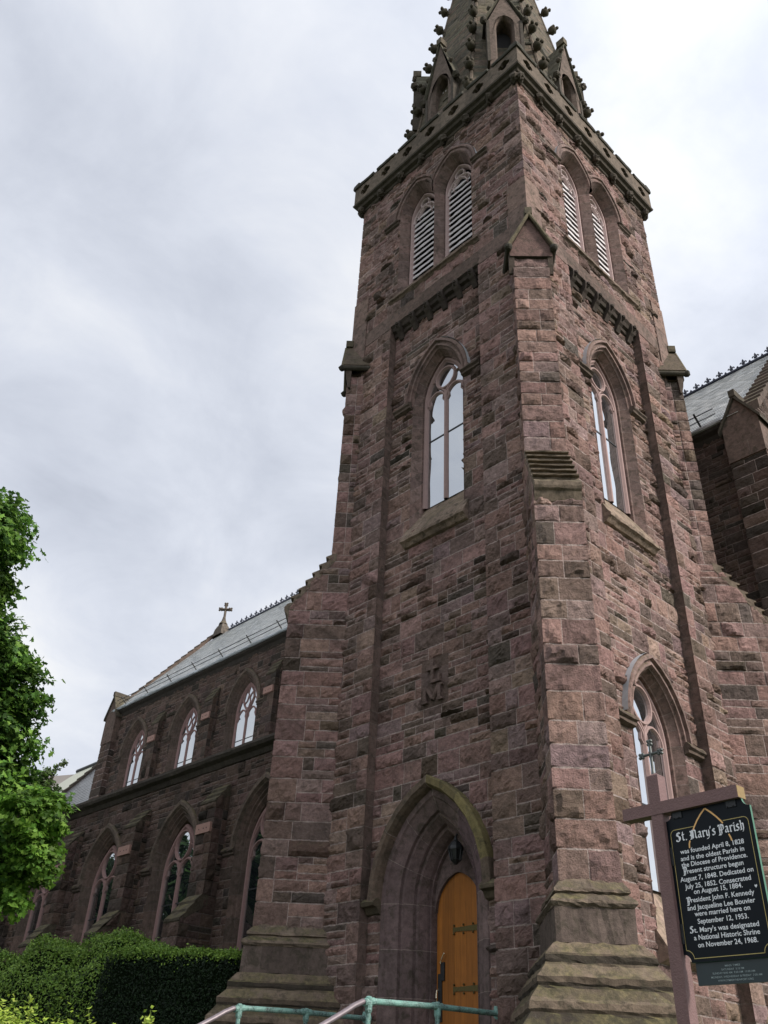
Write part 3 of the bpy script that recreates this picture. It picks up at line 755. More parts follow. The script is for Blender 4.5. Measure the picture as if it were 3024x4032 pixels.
for bi, (cx, cy, dx, dy) in enumerate(((0, 0, 1, -1), (-W, 0, -1, -1), (0, W, 1, 1), (-W, W, -1, 1))):
    c0 = np.array([cx, cy, 0.0]); D = np.array([dx, dy, 0]) * Q; T = np.array([-D[1], D[0], 0.0])
    lite = bi == 3
    FF = Fr(c0, T, D); FL = Fr(c0, D, -T); FR = Fr(c0, D, T)
    p1, h1, p2, h2 = 0.035, 0.446, 1.012, 0.466
    m = MB(); cs = 0.085 if not lite else 0.3
    # upper stage
    stones(m, FF.shift(de=p1), -h1, h1, 12.5, 19.1, 300 + bi, wrapL=True, wrapR=True, cell=cs, amp=.8)
    for F_, hh in ((FL, h1), (FR, h1)): stones(m, F_.shift(de=hh), -0.46, p1, 12.5, 19.1, 310 + bi, wrapR=True, cell=cs, amp=.8)
    # lower stage, its cheeks cut to the weathering
    stones(m, FF.shift(de=p2), -h2, h2, 3.25, 10.62, 320 + bi, wrapL=True, wrapR=True, cell=cs, amp=1.1, lo=.36, hi=.56)
    keep = [(-0.6, 3.2), (p2 + 0.03, 3.2), (p2 + 0.03, 10.85), (p1 - .02, 12.52), (-0.6, 12.52)]
    for k_, F_ in enumerate((FL, FR)): stones(m, F_.shift(de=h2), -0.5, p2, 3.25, 12.52, 330 + bi * 3 + k_, wrapR=True, keep=keep, cell=cs, lo=.36, hi=.56)
    bt = m.build('corner_buttress', [M_ROCK], tower)
    # stepped weathering
    m = MB(); pr = [(p1 - 0.12, 12.56)]; ns = 6
    for i in range(ns):
        d0 = p1 + (1.02 - p1) * i / ns; d1 = p1 + (1.02 - p1) * (i + 1) / ns
        z0 = 12.54 - 1.50 * i / ns; z1 = 12.54 - 1.50 * (i + 1) / ns
        pr += [(d0 - 0.03, z0), (d1 + 0.012, z1 + 0.15), (d1 + 0.008, z1 + 0.12), (d1 - 0.07, z1 + 0.115), (d1 - 0.06, z1 + 0.01)]
    pr += [(1.10, 10.98), (1.17, 10.90), (1.175, 10.80), (1.15, 10.74), (1.10, 10.70), (1.04, 10.50), (1.01, 10.46), (0.95, 10.46), (0.92, 11.0), (p1 - 0.12, 12.36)]
    pz = [(e_, z_) for e_, z_ in pr]
    extrude(m, FF, pz, -h2 - 0.012, h2 + 0.012, (0.20, 0.155, 0.115)); m.build('weathering', [M_MOSSY], bt)
    # base mouldings and dado
    m = MB(); A_ = [(0.19, 0.145, 0.11), (0.155, 0.12, 0.092)]
    pr = [(0, 3.32), (0.02, 3.27), (0.11, 3.15), (0.115, 3.11), (0.075, 3.085), (0.10, 3.06), (0.19, 2.985), (0.20, 2.94), (0.17, 2.90), (0.15, 2.88)]
    belt(m, c0, D, T, h2, p2, pr, A_, 1)
    dl = [(0.15, 2.88), (0.15, 2.385)]; belt(m, c0, D, T, h2, p2, dl, [(0.13, 0.098, 0.083)], 0)
    pr = [(0.15, 2.385), (0.20, 2.36), (0.32, 2.22), (0.345, 2.19), (0.35, 2.13), (0.34, 2.09), (0.36, 2.06), (0.46, 1.93), (0.495, 1.89), (0.50, 1.81), (0.48, 1.77), (0.50, 1.74), (0.60, 1.60), (0.635, 1.56), (0.64, 1.47), (0.62, 1.43), (0.64, 1.40), (0.75, 1.26), (0.775, 1.21), (0.78, 1.10), (0.78, 0.0)]
    belt(m, c0, D, T, h2, p2, pr, [(0.205, 0.155, 0.115), (0.20, 0.15, 0.11), (0.11, 0.083, 0.06), (0.058, 0.046, 0.035), (0.05, 0.04, 0.03), (0.13, 0.10, 0.072)], 1)
    m.build('moulded_base', [M_DRESS, M_MOSSY], bt)
    # gabled cap
    m = MB(); g = (0.12, 0.09, 0.068); hw = 0.58; zr, ze = 20.66, 19.30; pf = 0.20
    for sg in (-1, 1):
        a = np.array([[pf, 0, zr], [pf, sg * hw, ze], [-1.2, sg * hw, ze], [-1.2, 0, zr]]); off = np.array([0, sg * 0.09, 0.07])
        q = np.concatenate([a, a + off]); q[4, 1] = q[7, 1] = 0; q[4, 2] = q[7, 2] = zr + 0.12
        V = c0 + q[:, :1] * D + q[:, 1:2] * T + q[:, 2:] * np.array([0, 0, 1.0])
        fs = [(0, 1, 2, 3), (4, 7, 6, 5), (0, 4, 5, 1), (1, 5, 6, 2)]
        m.add(V, fs if sg < 0 else [t[::-1] for t in fs], g, 1)
        tube(m, [c0 + D * (pf + 0.05) + T * sg * (hw + 0.02) + np.array([0, 0, ze - 0.02]), c0 - D * 0.9 + T * sg * (hw + 0.02) + np.array([0, 0, ze - 0.02])], 0.085, 9, (0.075, 0.066, 0.052), 1)
        ball(m, c0 + D * (pf + 0.04) + T * sg * (hw + 0.02) + np.array([0, 0, ze - 0.02]), 0.11, (0.06, 0.055, 0.045), 1, 9, 6, 0.06, bi)
        Fs = FL if sg < 0 else FR                         # tapering brackets below the eaves
        extrude(m, FF, [(0.12, 19.28), (0.12, 19.12), (0.06, 18.75), (0.0, 18.52), (-0.05, 18.50), (-0.07, 19.28)], *sorted((sg * 0.44, sg * 0.58)), (0.10, 0.075, 0.06))
        tube(m, [c0 + D * (pf + 0.03) + T * sg * 0.62 + np.array([0, 0, ze + 0.02]), c0 + D * (pf + 0.03) + np.array([0, 0, zr + 0.05])], 0.05, 7, (0.15, 0.125, 0.08), 1)
    V = c0 + np.array([D * 0.14 + T * -0.56 + [0, 0, 19.05], D * 0.14 + T * 0.56 + [0, 0, 19.05], D * 0.14 + T * 0.56 + [0, 0, 19.3], D * 0.14 + [0, 0, 20.62], D * 0.14 + T * -0.56 + [0, 0, 19.3]])
    m.add(V, [(0, 1, 2, 3, 4)], (0.17, 0.105, 0.092)); 
    V2 = np.array([V[0], V[1], V[1] - D * 0.5, V[0] - D * 0.5]); m.add(V2, [(3, 2, 1, 0)], (0.06, .05, .04))
    fbox(m, FF, -0.10, 0.10, 20.72, 20.98, 0.0, 0.24, (0.11, 0.092, 0.062), 1)
    m.build('gabled_cap', [M_DRESS, M_MOSSY], bt)
    # clasping pier above the cap
    m = MB(); s1_, e1_ = 0.62, 0.05
    sx, sy = (1 if dx > 0 else -1), (1 if dy > 0 else -1)
    for zi, (za, zb) in enumerate(((19.1, 20.4), (20.4, 21.5), (21.5, 22.68))):
        co = np.array([(0.235, 0.16, 0.135), (0.205, 0.142, 0.12), (0.245, 0.165, 0.135)][zi])
        for (ux, uy, nx_, ny_) in ((-sx, 0, 0, sy), (0, -sy, sx, 0)):
            st = c0 + np.array([nx_, ny_, 0]) * e1_ - np.array([ux, uy, 0]) * e1_; en = c0 + np.array([nx_, ny_, 0]) * e1_ + np.array([ux, uy, 0]) * s1_
            m.add([(*st[:2], za + .006), (*en[:2], za + .006), (*en[:2], zb - .006), (*st[:2], zb - .006)], [(0, 1, 2, 3)], co)
            en2 = en - np.array([nx_, ny_, 0]) * 0.1
            m.add([(*en[:2], za), (*en2[:2], za), (*en2[:2], zb), (*en[:2], zb)], [(0, 1, 2, 3)], co * .9)
            if zi == 2:
                st2 = c0; m.add([(*st[:2], zb), (*en[:2], zb), (*(en - np.array([nx_, ny_, 0]) * 0.06)[:2], zb + 0.12), (*st2[:2], zb + 0.12)], [(0, 1, 2, 3)], co)
    m.build('clasping_pier', [M_DRESS], bt)

# ---- cornice, pierced parapet with merlons
m = MB()
for F in (FA, FB, Fr((-W, 0, 0), (0, 1, 0), (-1, 0, 0)), Fr((0, W, 0), (-1, 0, 0), (0, 1, 0))):
    pr = [(0, 27.70), (0.06, 27.74), (0.08, 27.84), (0.20, 27.88), (0.24, 27.98), (0.33, 28.02), (0.35, 28.09), (0.31, 28.12)]
    for i in range(len(pr) - 1):
        (e0, z0), (e1, z1) = pr[i], pr[i + 1]
        V = F.p([-e0, W + e0, W + e1, -e1], [z0, z0, z1, z1], [e0, e0, e1, e1]); m.add(V, [(3, 2, 1, 0) if F.flip else (0, 1, 2, 3)], (0.085, 0.07, 0.055))
    for i in range(8):                                   # foliage corbels
        s_ = -0.03 + i * (W + 0.06) / 7
        ball(m, F.p(s_, 27.78, 0.16), 0.15, (0.10, 0.082, 0.066), 0, 8, 6, 0.16, i); ball(m, F.p(s_ + 0.09, 27.66, 0.10), 0.10, (0.085, 0.07, 0.056), 0, 7, 5, 0.18, i + 9)
    PL, e_ = 8 * 0 + W + 0.62, 0.31; n = 7; pw = PL / n
    for i in range(n):
        a = -0.31 + i * pw; b = a + pw; cm = (a + b) / 2; zl, zh = 28.12, 29.06
        t = np.arange(32) * 2 * math.pi / 32; rq = 0.20 + 0.075 * np.abs(np.cos(2 * t)) ** 0.6 - 0.03
        hx, hz = cm + rq * np.cos(t), 28.60 + rq * np.sin(t)
        k = np.minimum((pw / 2) / np.maximum(np.abs(np.cos(t)), 1e-6), 0.47 / np.maximum(np.abs(np.sin(t)), 1e-6))
        ox, oz = cm + k * np.cos(t), 28.59 + k * np.sin(t)
        # square off the corners of the panel
        V = [F.p(np.append(ox, ox[0]), np.append(oz, oz[0]), e_), F.p(np.append(hx, hx[0]), np.append(hz, hz[0]), e_), F.p(np.append(hx, hx[0]), np.append(hz, hz[0]), e_ - 0.16)]
        g = np.array((0.165, 0.128, 0.098)) * random.Random(i + int(F.N[0] * 3)).uniform(.85, 1.15)
        m.add(np.concatenate(V), grid_faces(3, 33, flip=not F.flip), g)
        for cxs, czs in ((a, zl), (b, zl), (a, zh), (b, zh)):
            sg = 1 if cxs == b else -1; tg = 1 if czs == zh else -1
            sel = [j for j in range(32) if (np.cos(t[j]) * sg > -1e-6 and np.sin(t[j]) * tg > -1e-6)]
            for j in range(len(sel) - 1):
                if sel[j + 1] == sel[j] + 1:
                    V = F.p([ox[sel[j]], ox[sel[j + 1]], cxs], [oz[sel[j]], oz[sel[j + 1]], czs], e_ + 0.0)
                    m.add(V, [(0, 1, 2)], g)
        # merlon coping with a gap either side
        extrude(m, F, [(0.02, 29.06), (e_ + 0.04, 29.03), (e_ + 0.06, 29.08), (e_ + 0.06, 29.15), (e_ + 0.02, 29.23), (0.10, 29.29), (0.0, 29.2)], cm - 0.45 if i else -e_ - 0.06, cm + 0.45 if i < n - 1 else W + e_ + 0.06, (0.07, 0.066, 0.052), 1)
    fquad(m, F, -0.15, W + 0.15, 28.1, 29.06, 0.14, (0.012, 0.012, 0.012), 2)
    fbox(m, F, -0.30, W + 0.30, 29.05, 29.13, 0.1, 0.30, (0.1, .08, .06))
m.add([(0.3, -0.3, 29.05), (0.3, W + .3, 29.05), (-W - .3, W + .3, 29.05), (-W - .3, -.3, 29.05)], [(0, 1, 2, 3)], (0.12, .1, .08))
m.build('parapet', [M_DRESS, M_MOSSY, M_DARK], tower)

# ---- octagonal spire
AX = np.array([-3.6, 3.6, 0.0]); ZA = 57.0; SL = 0.122
rin = lambda z: SL * (ZA - z)
m = MB(); zb = 28.9; tan = math.tan(rad(22.5)); SPAL = [((0.142, 0.118, 0.083), 4), ((0.122, 0.106, 0.076), 4), ((0.165, 0.126, 0.092), 3), ((0.098, 0.090, 0.066), 3), ((0.19, 0.135, 0.098), 1)]
for k in range(8):
    a = k * math.pi / 4; Nn = np.array([math.cos(a), math.sin(a), 0]); Ss = np.array([-math.sin(a), math.cos(a), 0])
    Uu = np.array([0, 0, 1.0]) - Nn * SL; L = np.linalg.norm(Uu); Uu /= L; Nv = (Nn + np.array([0, 0, SL])) / L
    F = Fr(AX + Nn * rin(zb) + np.array([0, 0, zb]), Ss, Nv, Uu)
    H_ = (ZA - zb) * L; hb_ = rin(zb) * tan
    vis = k in (0, 7, 6, 5, 1)
    stones(m, F, -hb_, hb_, 0, H_ - 0.4, 400 + k, keep=[(-hb_, -1), (hb_, -1), (hb_, 0), (0.01, H_), (-0.01, H_), (-hb_, 0)], cell=0.11 if vis else 0.3,
           pal=SPAL, amp=0.7, lo=0.26, hi=0.36, base=(0.006, 0.02), bulge=0.03, mortar=(0.17, 0.135, 0.10), mat=0, bseed=8)
spire = m.build('spire', [M_DRESS], church)
for k in range(8):
    a = (k + 0.5) * math.pi / 4; dr = np.array([math.cos(a), math.sin(a), 0])
    m = MB(); tube(m, [AX + dr * (rin(z) / math.cos(rad(22.5)) - 0.01) + np.array([0, 0, z]) for z in (29.0, 55.2)], [0.075, 0.05], 6, (0.16, 0.125, 0.095)); m.build('spire_rib', [M_DRESS], spire)
    for i in range(10):
        z = 30.3 + i * 1.7; c = AX + dr * (rin(z) / math.cos(rad(22.5))) + np.array([0, 0, z])
        m = MB(); g = (0.098, 0.084, 0.062)
        tube(m, [c - dr * 0.1, c + dr * 0.16 + [0, 0, .03], c + dr * 0.25 + [0, 0, .08]], [0.10, 0.07, 0.06], 7, g)
        ball(m, c + dr * 0.22 + [0, 0, .10], 0.185, g, 0, 12, 9, 0.07, i + k * 20)
        for q in range(4):
            t = q * math.pi / 2 + .4; ball(m, c + dr * 0.30 + np.array([0.13 * math.cos(t), 0.13 * math.sin(t), 0.16]), 0.08, g, 0, 8, 6, 0.1, q + i)
        m.build('crocket', [M_DRESS], spire, smooth=True)
# lucarnes
def lucarne(ang, k, hw, z0, ze, za, oh, zo, lights):
    Nn = np.array([math.cos(ang), math.sin(ang), 0]); Ss = np.array([-math.sin(ang), math.cos(ang), 0])
    F = Fr(AX + Nn * k, Ss, Nn); m = MB(); zs = zo - 0.55
    hole = np.array(arch(0, oh, 0.25, zs, z0 + 0.15, 9)); n = len(hole)
    out = np.array([(-hw, z0)] + [(-hw, z) for z in np.linspace(z0 + .2, ze, (n - 3) // 2)] + [(0, za - 0.12)] + [(hw, z) for z in np.linspace(ze, z0 + .2, (n - 3) // 2)] + [(hw, z0)])
    if len(out) != n: out = np.array([out[int(round(i * (len(out) - 1) / (n - 1)))] for i in range(n)])
    V = np.concatenate([F.p(out[:, 0], out[:, 1], 0), F.p(hole[:, 0], hole[:, 1], 0), F.p(hole[:, 0] * .82, hole[:, 1] - .05, -0.16), F.p(hole[:, 0] * .8, hole[:, 1] - .05, -0.7)])
    m.add(V, grid_faces(4, n, flip=True), (0.165, 0.122, 0.10))
    fbox(m, F, -hw, hw, z0 - 0.3, z0 + 0.16, -0.5, 0.0, (0.17, .125, .1))
    for sg in (-1, 1):
        p = F.p([sg * hw] * 4, [z0, z0, ze, ze], [0, -1.6, -1.6, 0]); m.add(p, [(0, 1, 2, 3)], (0.14, 0.11, 0.088))
        fbox(m, F, *sorted((sg * (hw - .02), sg * (hw + 0.09))), z0, ze - 0.12, -0.3, 0.03, (0.085, .07, .056))
    lu = m.build('lucarne', [M_DRESS], spire)
    m = MB(); ns = 6
    for sg in (-1, 1):
        for i in range(ns):                               # stepped stone slabs
            t0, t1 = i / ns, (i + 1) / ns; s0_, s1__ = (hw + 0.2) * (1 - t0), (hw + 0.2) * (1 - t1)
            z0_, z1_ = ze - 0.12 + (za - ze + 0.12) * t0, ze - 0.12 + (za - ze + 0.12) * t1
            P = [(s0_, z0_), (s0_, z0_ + 0.10), (s1__, z1_ + 0.06), (s1__, z1_ - 0.04)]
            V = np.concatenate([F.p([sg * q[0] for q in P], [q[1] for q in P], 0.07), F.p([sg * q[0] for q in P], [q[1] for q in P], -2.3)])
            f = [(0, 1, 2, 3), (7, 6, 5, 4)] + [(j, 4 + j, 4 + (j + 1) % 4, (j + 1) % 4) for j in range(4)]
            m.add(V, f if sg > 0 else [q[::-1] for q in f], np.array((0.125, 0.115, 0.082)) * (0.85 + .3 * ((i * 7) % 3) / 2))
        ball(m, F.p(sg * (hw + 0.2), ze - 0.12, 0.02), 0.15, (0.085, .072, .056), 0, 8, 6, 0.12, 2)
        for t in (.35, .7): ball(m, F.p(sg * (hw + .27) * (1 - t), ze + (za - ze) * t + .08, 0.03), 0.10, (0.11, .09, .07), 0, 7, 5, 0.14, 5)
    fbox(m, F, -0.12, 0.12, za - 0.1, za + 0.28, -0.25, 0.1, (0.15, .125, .09))
    m.build('lucarne_roof', [M_MOSSY], lu)
    m = MB(); polyface(m, F, arch(0, oh * .8, 0.2, zs - .05, z0 + .1), -0.62, (.012, .012, .012)); m.build('dark_opening', [M_DARK], lu)
    if lights:
        m = MB()
        for s_ in (-0.2, -0.07, 0.07, 0.2): fbox(m, F, s_ - 0.025, s_ + 0.025, z0, zo - 0.35, -0.45, -0.4, (0.5, .45, .44))
        m.build('lucarne_bars', [M_TRACERY], lu)
for k in range(8):
    a = k * math.pi / 4
    if k % 2 == 0: lucarne(a, 3.42, 0.62, 30.3, 31.95, 35.1, 0.42, 32.75, k == 6)
    else: lucarne(a, 3.42, 0.60, 32.0, 35.0, 37.0, 0.37, 35.3, False)

# ================================================================== nave, aisle, chancel
YA, YC, YR = 3.0, 8.8, 14.6
ZE, ZR = 18.28, 25.4; XW, XE = 1.55, -37.55
ZG = 9.75                                              # aisle gutter
FN = Fr((0, YC, 0), (1, 0, 0), (0, -1, 0)); FI = Fr((0, YA, 0), (1, 0, 0), (0, -1, 0))
CW = (-34.2, -29.15, -24.2, -19.2, -14.2)              # clerestory windows
AW = (-28.3, -23.25, -18.2, -13.35)                    # aisle windows
m = MB()
ch = [arch(c, 1.20, 0.75, 15.3, 12.0) for c in CW]
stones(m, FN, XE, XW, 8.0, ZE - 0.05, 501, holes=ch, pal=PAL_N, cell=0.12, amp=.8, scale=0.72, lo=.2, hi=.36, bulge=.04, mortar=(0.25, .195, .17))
stones(m, Fr((XE, YC, 0), (0, 1, 0), (-1, 0, 0)), 0, 11.6, 8, ZE, 503, pal=PAL_N, cell=0.3, keep=[(0, 8), (11.6, 8), (11.6, ZE), (5.8, ZR), (0, ZE)])
stones(m, Fr((XW, YC, 0), (0, 1, 0), (1, 0, 0)), 0, 11.6, -0.5, ZR + .3, 505, pal=PAL_N, cell=0.2, keep=[(-.1, -.5), (11.7, -.5), (11.7, ZE), (5.8, ZR), (-.1, ZE)])
stones(m, FN, -7.2, XW, -0.5, 8.0, 507, pal=PAL_N, cell=0.15)
nave = m.build('nave_wall', [M_ROCK], church)
m = MB()
ah = [arch(c, 1.28, 0.75, 6.55, 2.6) for c in AW]
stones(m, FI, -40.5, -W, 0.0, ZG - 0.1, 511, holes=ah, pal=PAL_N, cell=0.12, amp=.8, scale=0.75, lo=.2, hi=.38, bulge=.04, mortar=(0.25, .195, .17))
aisle = m.build('aisle_wall', [M_ROCK], church)

NPAL = [(0.125, 0.088, 0.072), (0.145, 0.10, 0.082), (0.11, 0.08, 0.066)]
def church_window(F, c, h, d, zs, zsill, kind, parent, nm):
    m = MB(); k = h / 0.9
    arch_sweep(m, F, c, [(h + 0.36, 0.0), (h + 0.33, 0.03), (h + 0.24, -0.08), (h + 0.20, -0.07), (h + 0.15, -0.15), (h + 0.10, -0.14), (h + 0.02, -0.25), (h, -0.25), (h, -0.5)], d, zs, zsill, int(-c * 10), block=0.6, pal=NPAL, joint=(0.16, .13, .115))
    root = m.build(nm, [M_DRESS], parent)
    m = MB(); hh = h + 0.32
    arch_sweep(m, F, c, [(hh + 0.26, -0.02), (hh + 0.26, 0.09), (hh + 0.20, 0.13), (hh + 0.10, 0.12), (hh + 0.04, 0.03), (hh, 0.02)], d, zs, zs, 9, jamb=False, block=0.9, pal=[(0.15, 0.112, 0.088), (0.13, 0.098, 0.078)], joint=(0.16, .13, .115))
    for sg in (-1, 1): label_stop(m, F, *sorted((c + sg * (hh + .02), c + sg * (hh + 0.62))), zs - 0.02, -0.02, 0.14, (0.10, 0.076, 0.062))
    m.build('hood_mould', [M_DRESS], root)
    e = -0.24; tc = (0.25, 0.152, 0.14)
    if kind == 'oculus':
        objs = two_light(F, c, h, d, zs - 0.15, zsill, e, bar=[zsill + 1.35, zsill + 2.7], w=0.13, col=[tc, (0.2, .14, .13)], big=True)
    else:                                               # flowing tracery
        m = MB(); zap = apex(h, d, zs); w = 0.11
        ribbon(m, F, arch(c, h - 0.05, d, zs, zsill, 14), 0.14, e - 0.15, e, tc)
        ribbon(m, F, [(c, zsill), (c, zs + 0.15)], 0.13, e - 0.15, e, tc); lw = (h - .1) / 2
        for sg in (-1, 1):
            cc = c + sg * lw
            ribbon(m, F, arch(cc, lw - .02, 0.12, zs - 0.35, None, 8), 0.09, e - 0.15, e - .01, tc)
            for s2 in (-1, 1): ribbon(m, F, [(cc + s2 * (lw - .05), zs - 0.42), (cc + s2 * lw * .62, zs - .25), (cc + s2 * lw * .7, zs - .08)], 0.05, e - .15, e - .03, tc)
            ribbon(m, F, [(c, zs - .05), (c + sg * .30 * k, zs + .32 * k), (c + sg * .44 * k, zs + .62 * k), (c + sg * .36 * k, zs + .95 * k), (c + sg * .14 * k, zs + 1.22 * k), (c, zs + 1.42 * k)], 0.09, e - .15, e, tc)
            ribbon(m, F, [(c + sg * .42 * k, zs + .7 * k), (c + sg * .66 * k, zs + .5 * k), (c + sg * .78 * k, zs + .2 * k)], 0.07, e - .15, e - .02, tc)
        ribbon(m, F, [(c + .02, zs + .08), (c + .17 * k, zs + .42 * k), (c + .05 * k, zs + .72 * k), (c - .10 * k, zs + .95 * k), (c + .02, zs + 1.36 * k)], 0.075, e - .15, e - .02, tc)
        ribbon(m, F, [(c - .30 * k, zs + .40 * k), (c - .12 * k, zs + .52 * k), (c - .02, zs + .8 * k)], 0.06, e - .15, e - .02, tc)
        ribbon(m, F, [(c + .34 * k, zs + .95 * k), (c + .16 * k, zs + .82 * k), (c + .04, zs + .62 * k)], 0.06, e - .15, e - .02, tc)
        fr = m.build('window_tracery', [M_TRACERY])
        g = MB(); polyface(g, F, arch(c, h - .05, d, zs, zsill), e - .06, (.02, .02, .02)); gl = g.build('window_glass', [M_GLASS])
        objs = [fr, gl]
        for sg in (-1, 1):
            b = MB(); fbox(b, F, c + sg * lw - lw + .05, c + sg * lw + lw - .05, 13.9, 13.94, e - .08, e - .05, (.1, .09, .09)); objs.append(b.build('glazing_bar', [M_IRON]))
    adopt(root, objs); return root
for c in CW: church_window(FN, c, 0.86, 0.75, 15.3, 12.2, 'flow', nave, 'clerestory_window')
for c in AW: church_window(FI, c, 0.95, 0.75, 6.55, 2.7, 'oculus', aisle, 'aisle_window')

def wall_buttress(F, c, hw, zlo, st, nm, parent, seed):
    """st: stages from the top (projection, z where its weathering starts at the wall, z of its lip)"""
    m = MB(); ws = []; prev = 0.0
    tops = [s_[1] for s_ in st] + [zlo]
    for i, (pj, zt, zl) in enumerate(st):
        zb = st[i + 1][1] if i + 1 < len(st) else zlo
        stones(m, F.shift(de=pj), c - hw, c + hw, zb, zl, seed + i, pal=PAL_N, cell=0.12, wrapL=True, wrapR=True, amp=.6, mortar=(0.18, .145, .125))
        for sg in (-1, 1):
            G = Fr(F.p(c + sg * hw, 0, 0), F.N, F.S * sg)
            stones(m, G, 0, pj, zb, zt, seed + 5 + i + sg, pal=PAL_N, cell=0.14, wrapR=True, amp=.6, keep=[(-.05, zb - .1), (pj + .05, zb - .1), (pj + .05, zl), (prev, zt), (-.05, zt)], mortar=(0.18, .145, .125))
        ns = 3; pr = [(prev - .2, zt + .05)]
        for j in range(ns):
            a, b = prev + (pj - prev) * j / ns, prev + (pj - prev) * (j + 1) / ns
            za, zb_ = zt + (zl - zt) * j / ns, zt + (zl - zt) * (j + 1) / ns
            pr += [(a + .02, za + .03), (b + .035, zb_ + .09), (b + .035, zb_ + 0.02)]
        pr += [(pj, zl - .02), (prev - .2, zt - .25)]
        w_ = MB(); ws.append(w_); extrude(w_, F, pr, c - hw - .015, c + hw + .015, (0.095, 0.078, 0.055))
        prev = pj
    b = m.build(nm, [M_ROCK], parent)
    for w_ in ws: w_.build('weathering', [M_MOSSY], b)
    p = MB(); zz = st[0][2] - 0.95; pj = st[0][0]
    fbox(p, F, c - hw + .02, c + hw - .02, zz, zz + 0.3, pj - .1, pj + .10, (.4, .24, .2))
    for q in (-.5, 0.1, .5): fbox(p, F, c + q * hw - .02, c + q * hw + .02, zz + .12, zz + .16, pj, pj + .103, (.05, .03, .03), 1)
    p.build('repair_stone', [M_PINK, M_DARK], b)
for i, c in enumerate((-31.7, -26.7, -21.7, -16.7)): wall_buttress(FN, c, 0.36, 12.5, [(0.35, 16.95, 16.25)], 'clerestory_buttress', nave, 520 + 20 * i)
for i, c in enumerate((-30.8, -25.75, -20.7, -15.75)): wall_buttress(FI, c, 0.42, 0.0, [(0.50, 8.70, 8.05), (1.15, 5.25, 4.45)], 'aisle_buttress', aisle, 620 + 20 * i)

# south-east corner of the nave: gabled kneeler standing above the eaves, and the one at the west gable
def kneeler(x0, x1, zb, zs, za, parent, seed):
    m = MB(); F = FN; xm = (x0 + x1) / 2
    stones(m, F.shift(de=0.30), x0, x1, 8.0, zb, seed, pal=PAL_N, cell=0.12, wrapL=True, wrapR=True)
    for sg, x in ((-1, x0), (1, x1)): stones(m, Fr(F.p(x, 0, -0.8), F.N, F.S * sg), 0, 1.1, 8.0, zb + .3, seed + 3 + sg, pal=PAL_N, cell=0.14, wrapR=True)
    b = m.build('corner_pier', [M_ROCK], parent)
    m = MB(); g = (0.165, 0.115, 0.095); e = 0.36
    P = [(x0 - .04, zb), (x1 + .04, zb), (x1 + .04, zs), (xm, za - .1), (x0 - .04, zs)]
    V = np.concatenate([F.p([q[0] for q in P], [q[1] for q in P], e), F.p([q[0] for q in P], [q[1] for q in P], -1.3)])
    m.add(V, [(0, 1, 2, 3, 4)[::1] if not F.flip else (4, 3, 2, 1, 0), (9, 8, 7, 6, 5)] + [(j, 5 + j, 5 + (j + 1) % 5, (j + 1) % 5) for j in range(5)], g)
    for sg in (-1, 1):
        x_ = x1 if sg > 0 else x0
        P = [(x_ + sg * .14, zs - .16), (x_ + sg * .14, zs - .02), (xm, za + .02), (xm, za - .13)]
        V = np.concatenate([F.p([q[0] for q in P], [q[1] for q in P], e + .09), F.p([q[0] for q in P], [q[1] for q in P], -1.35)])
        f = [(0, 1, 2, 3), (7, 6, 5, 4)] + [(j, 4 + j, 4 + (j + 1) % 4, (j + 1) % 4) for j in range(4)]
        m.add(V, f, (0.10, 0.085, 0.065))
    fbox(m, F, xm - .1, xm + .1, za - .1, za + .16, -.5, e + .12, (0.10, .085, .065))
    for zj, (a, b_) in ((zb + .55, (x0 + .1, x1 - .1)),): fbox(m, F, a, b_, zj, zj + .012, e, e + .003, (.2, .165, .14))
    fbox(m, F, xm + .1, xm + .112, zb, zb + .55, e, e + .003, (.2, .165, .14))
    m.build('kneeler', [M_DRESS], b)
kneeler(0.72, 1.78, 16.58, 17.85, 18.95, nave, 541)
kneeler(XE - 0.05, XE + 1.05, 16.4, 18.0, 19.3, nave, 551)

# gutters / string
m = MB(); extrude(m, FI, [(-0.3, ZG - .42), (0.05, ZG - .36), (0.14, ZG - .22), (0.30, ZG - .15), (0.36, ZG - .06), (0.36, ZG + .03), (0.26, ZG + .03), (-0.3, ZG + .02)], -40.6, -W + .0, (0.075, 0.062, 0.052)); m.build('aisle_gutter', [M_DRESS], aisle)
m = MB(); extrude(m, FN, [(-0.3, ZE - .42), (0.02, ZE - .40), (0.10, ZE - .22), (0.24, ZE - .14), (0.30, ZE - .04), (-0.3, ZE - .03)], XE + .56, 0.70, (0.055, 0.046, 0.04)); m.build('eaves_cornice', [M_DRESS], nave)
m = MB(); extrude(m, FN, [(0.18, ZE - .06), (0.37, ZE - .04), (0.40, ZE + .05), (0.36, ZE + .06), (0.30, ZE + .0)], XE + .56, 0.70, (.4, .42, .45)); m.build('eaves_gutter', [M_LEAD], nave)

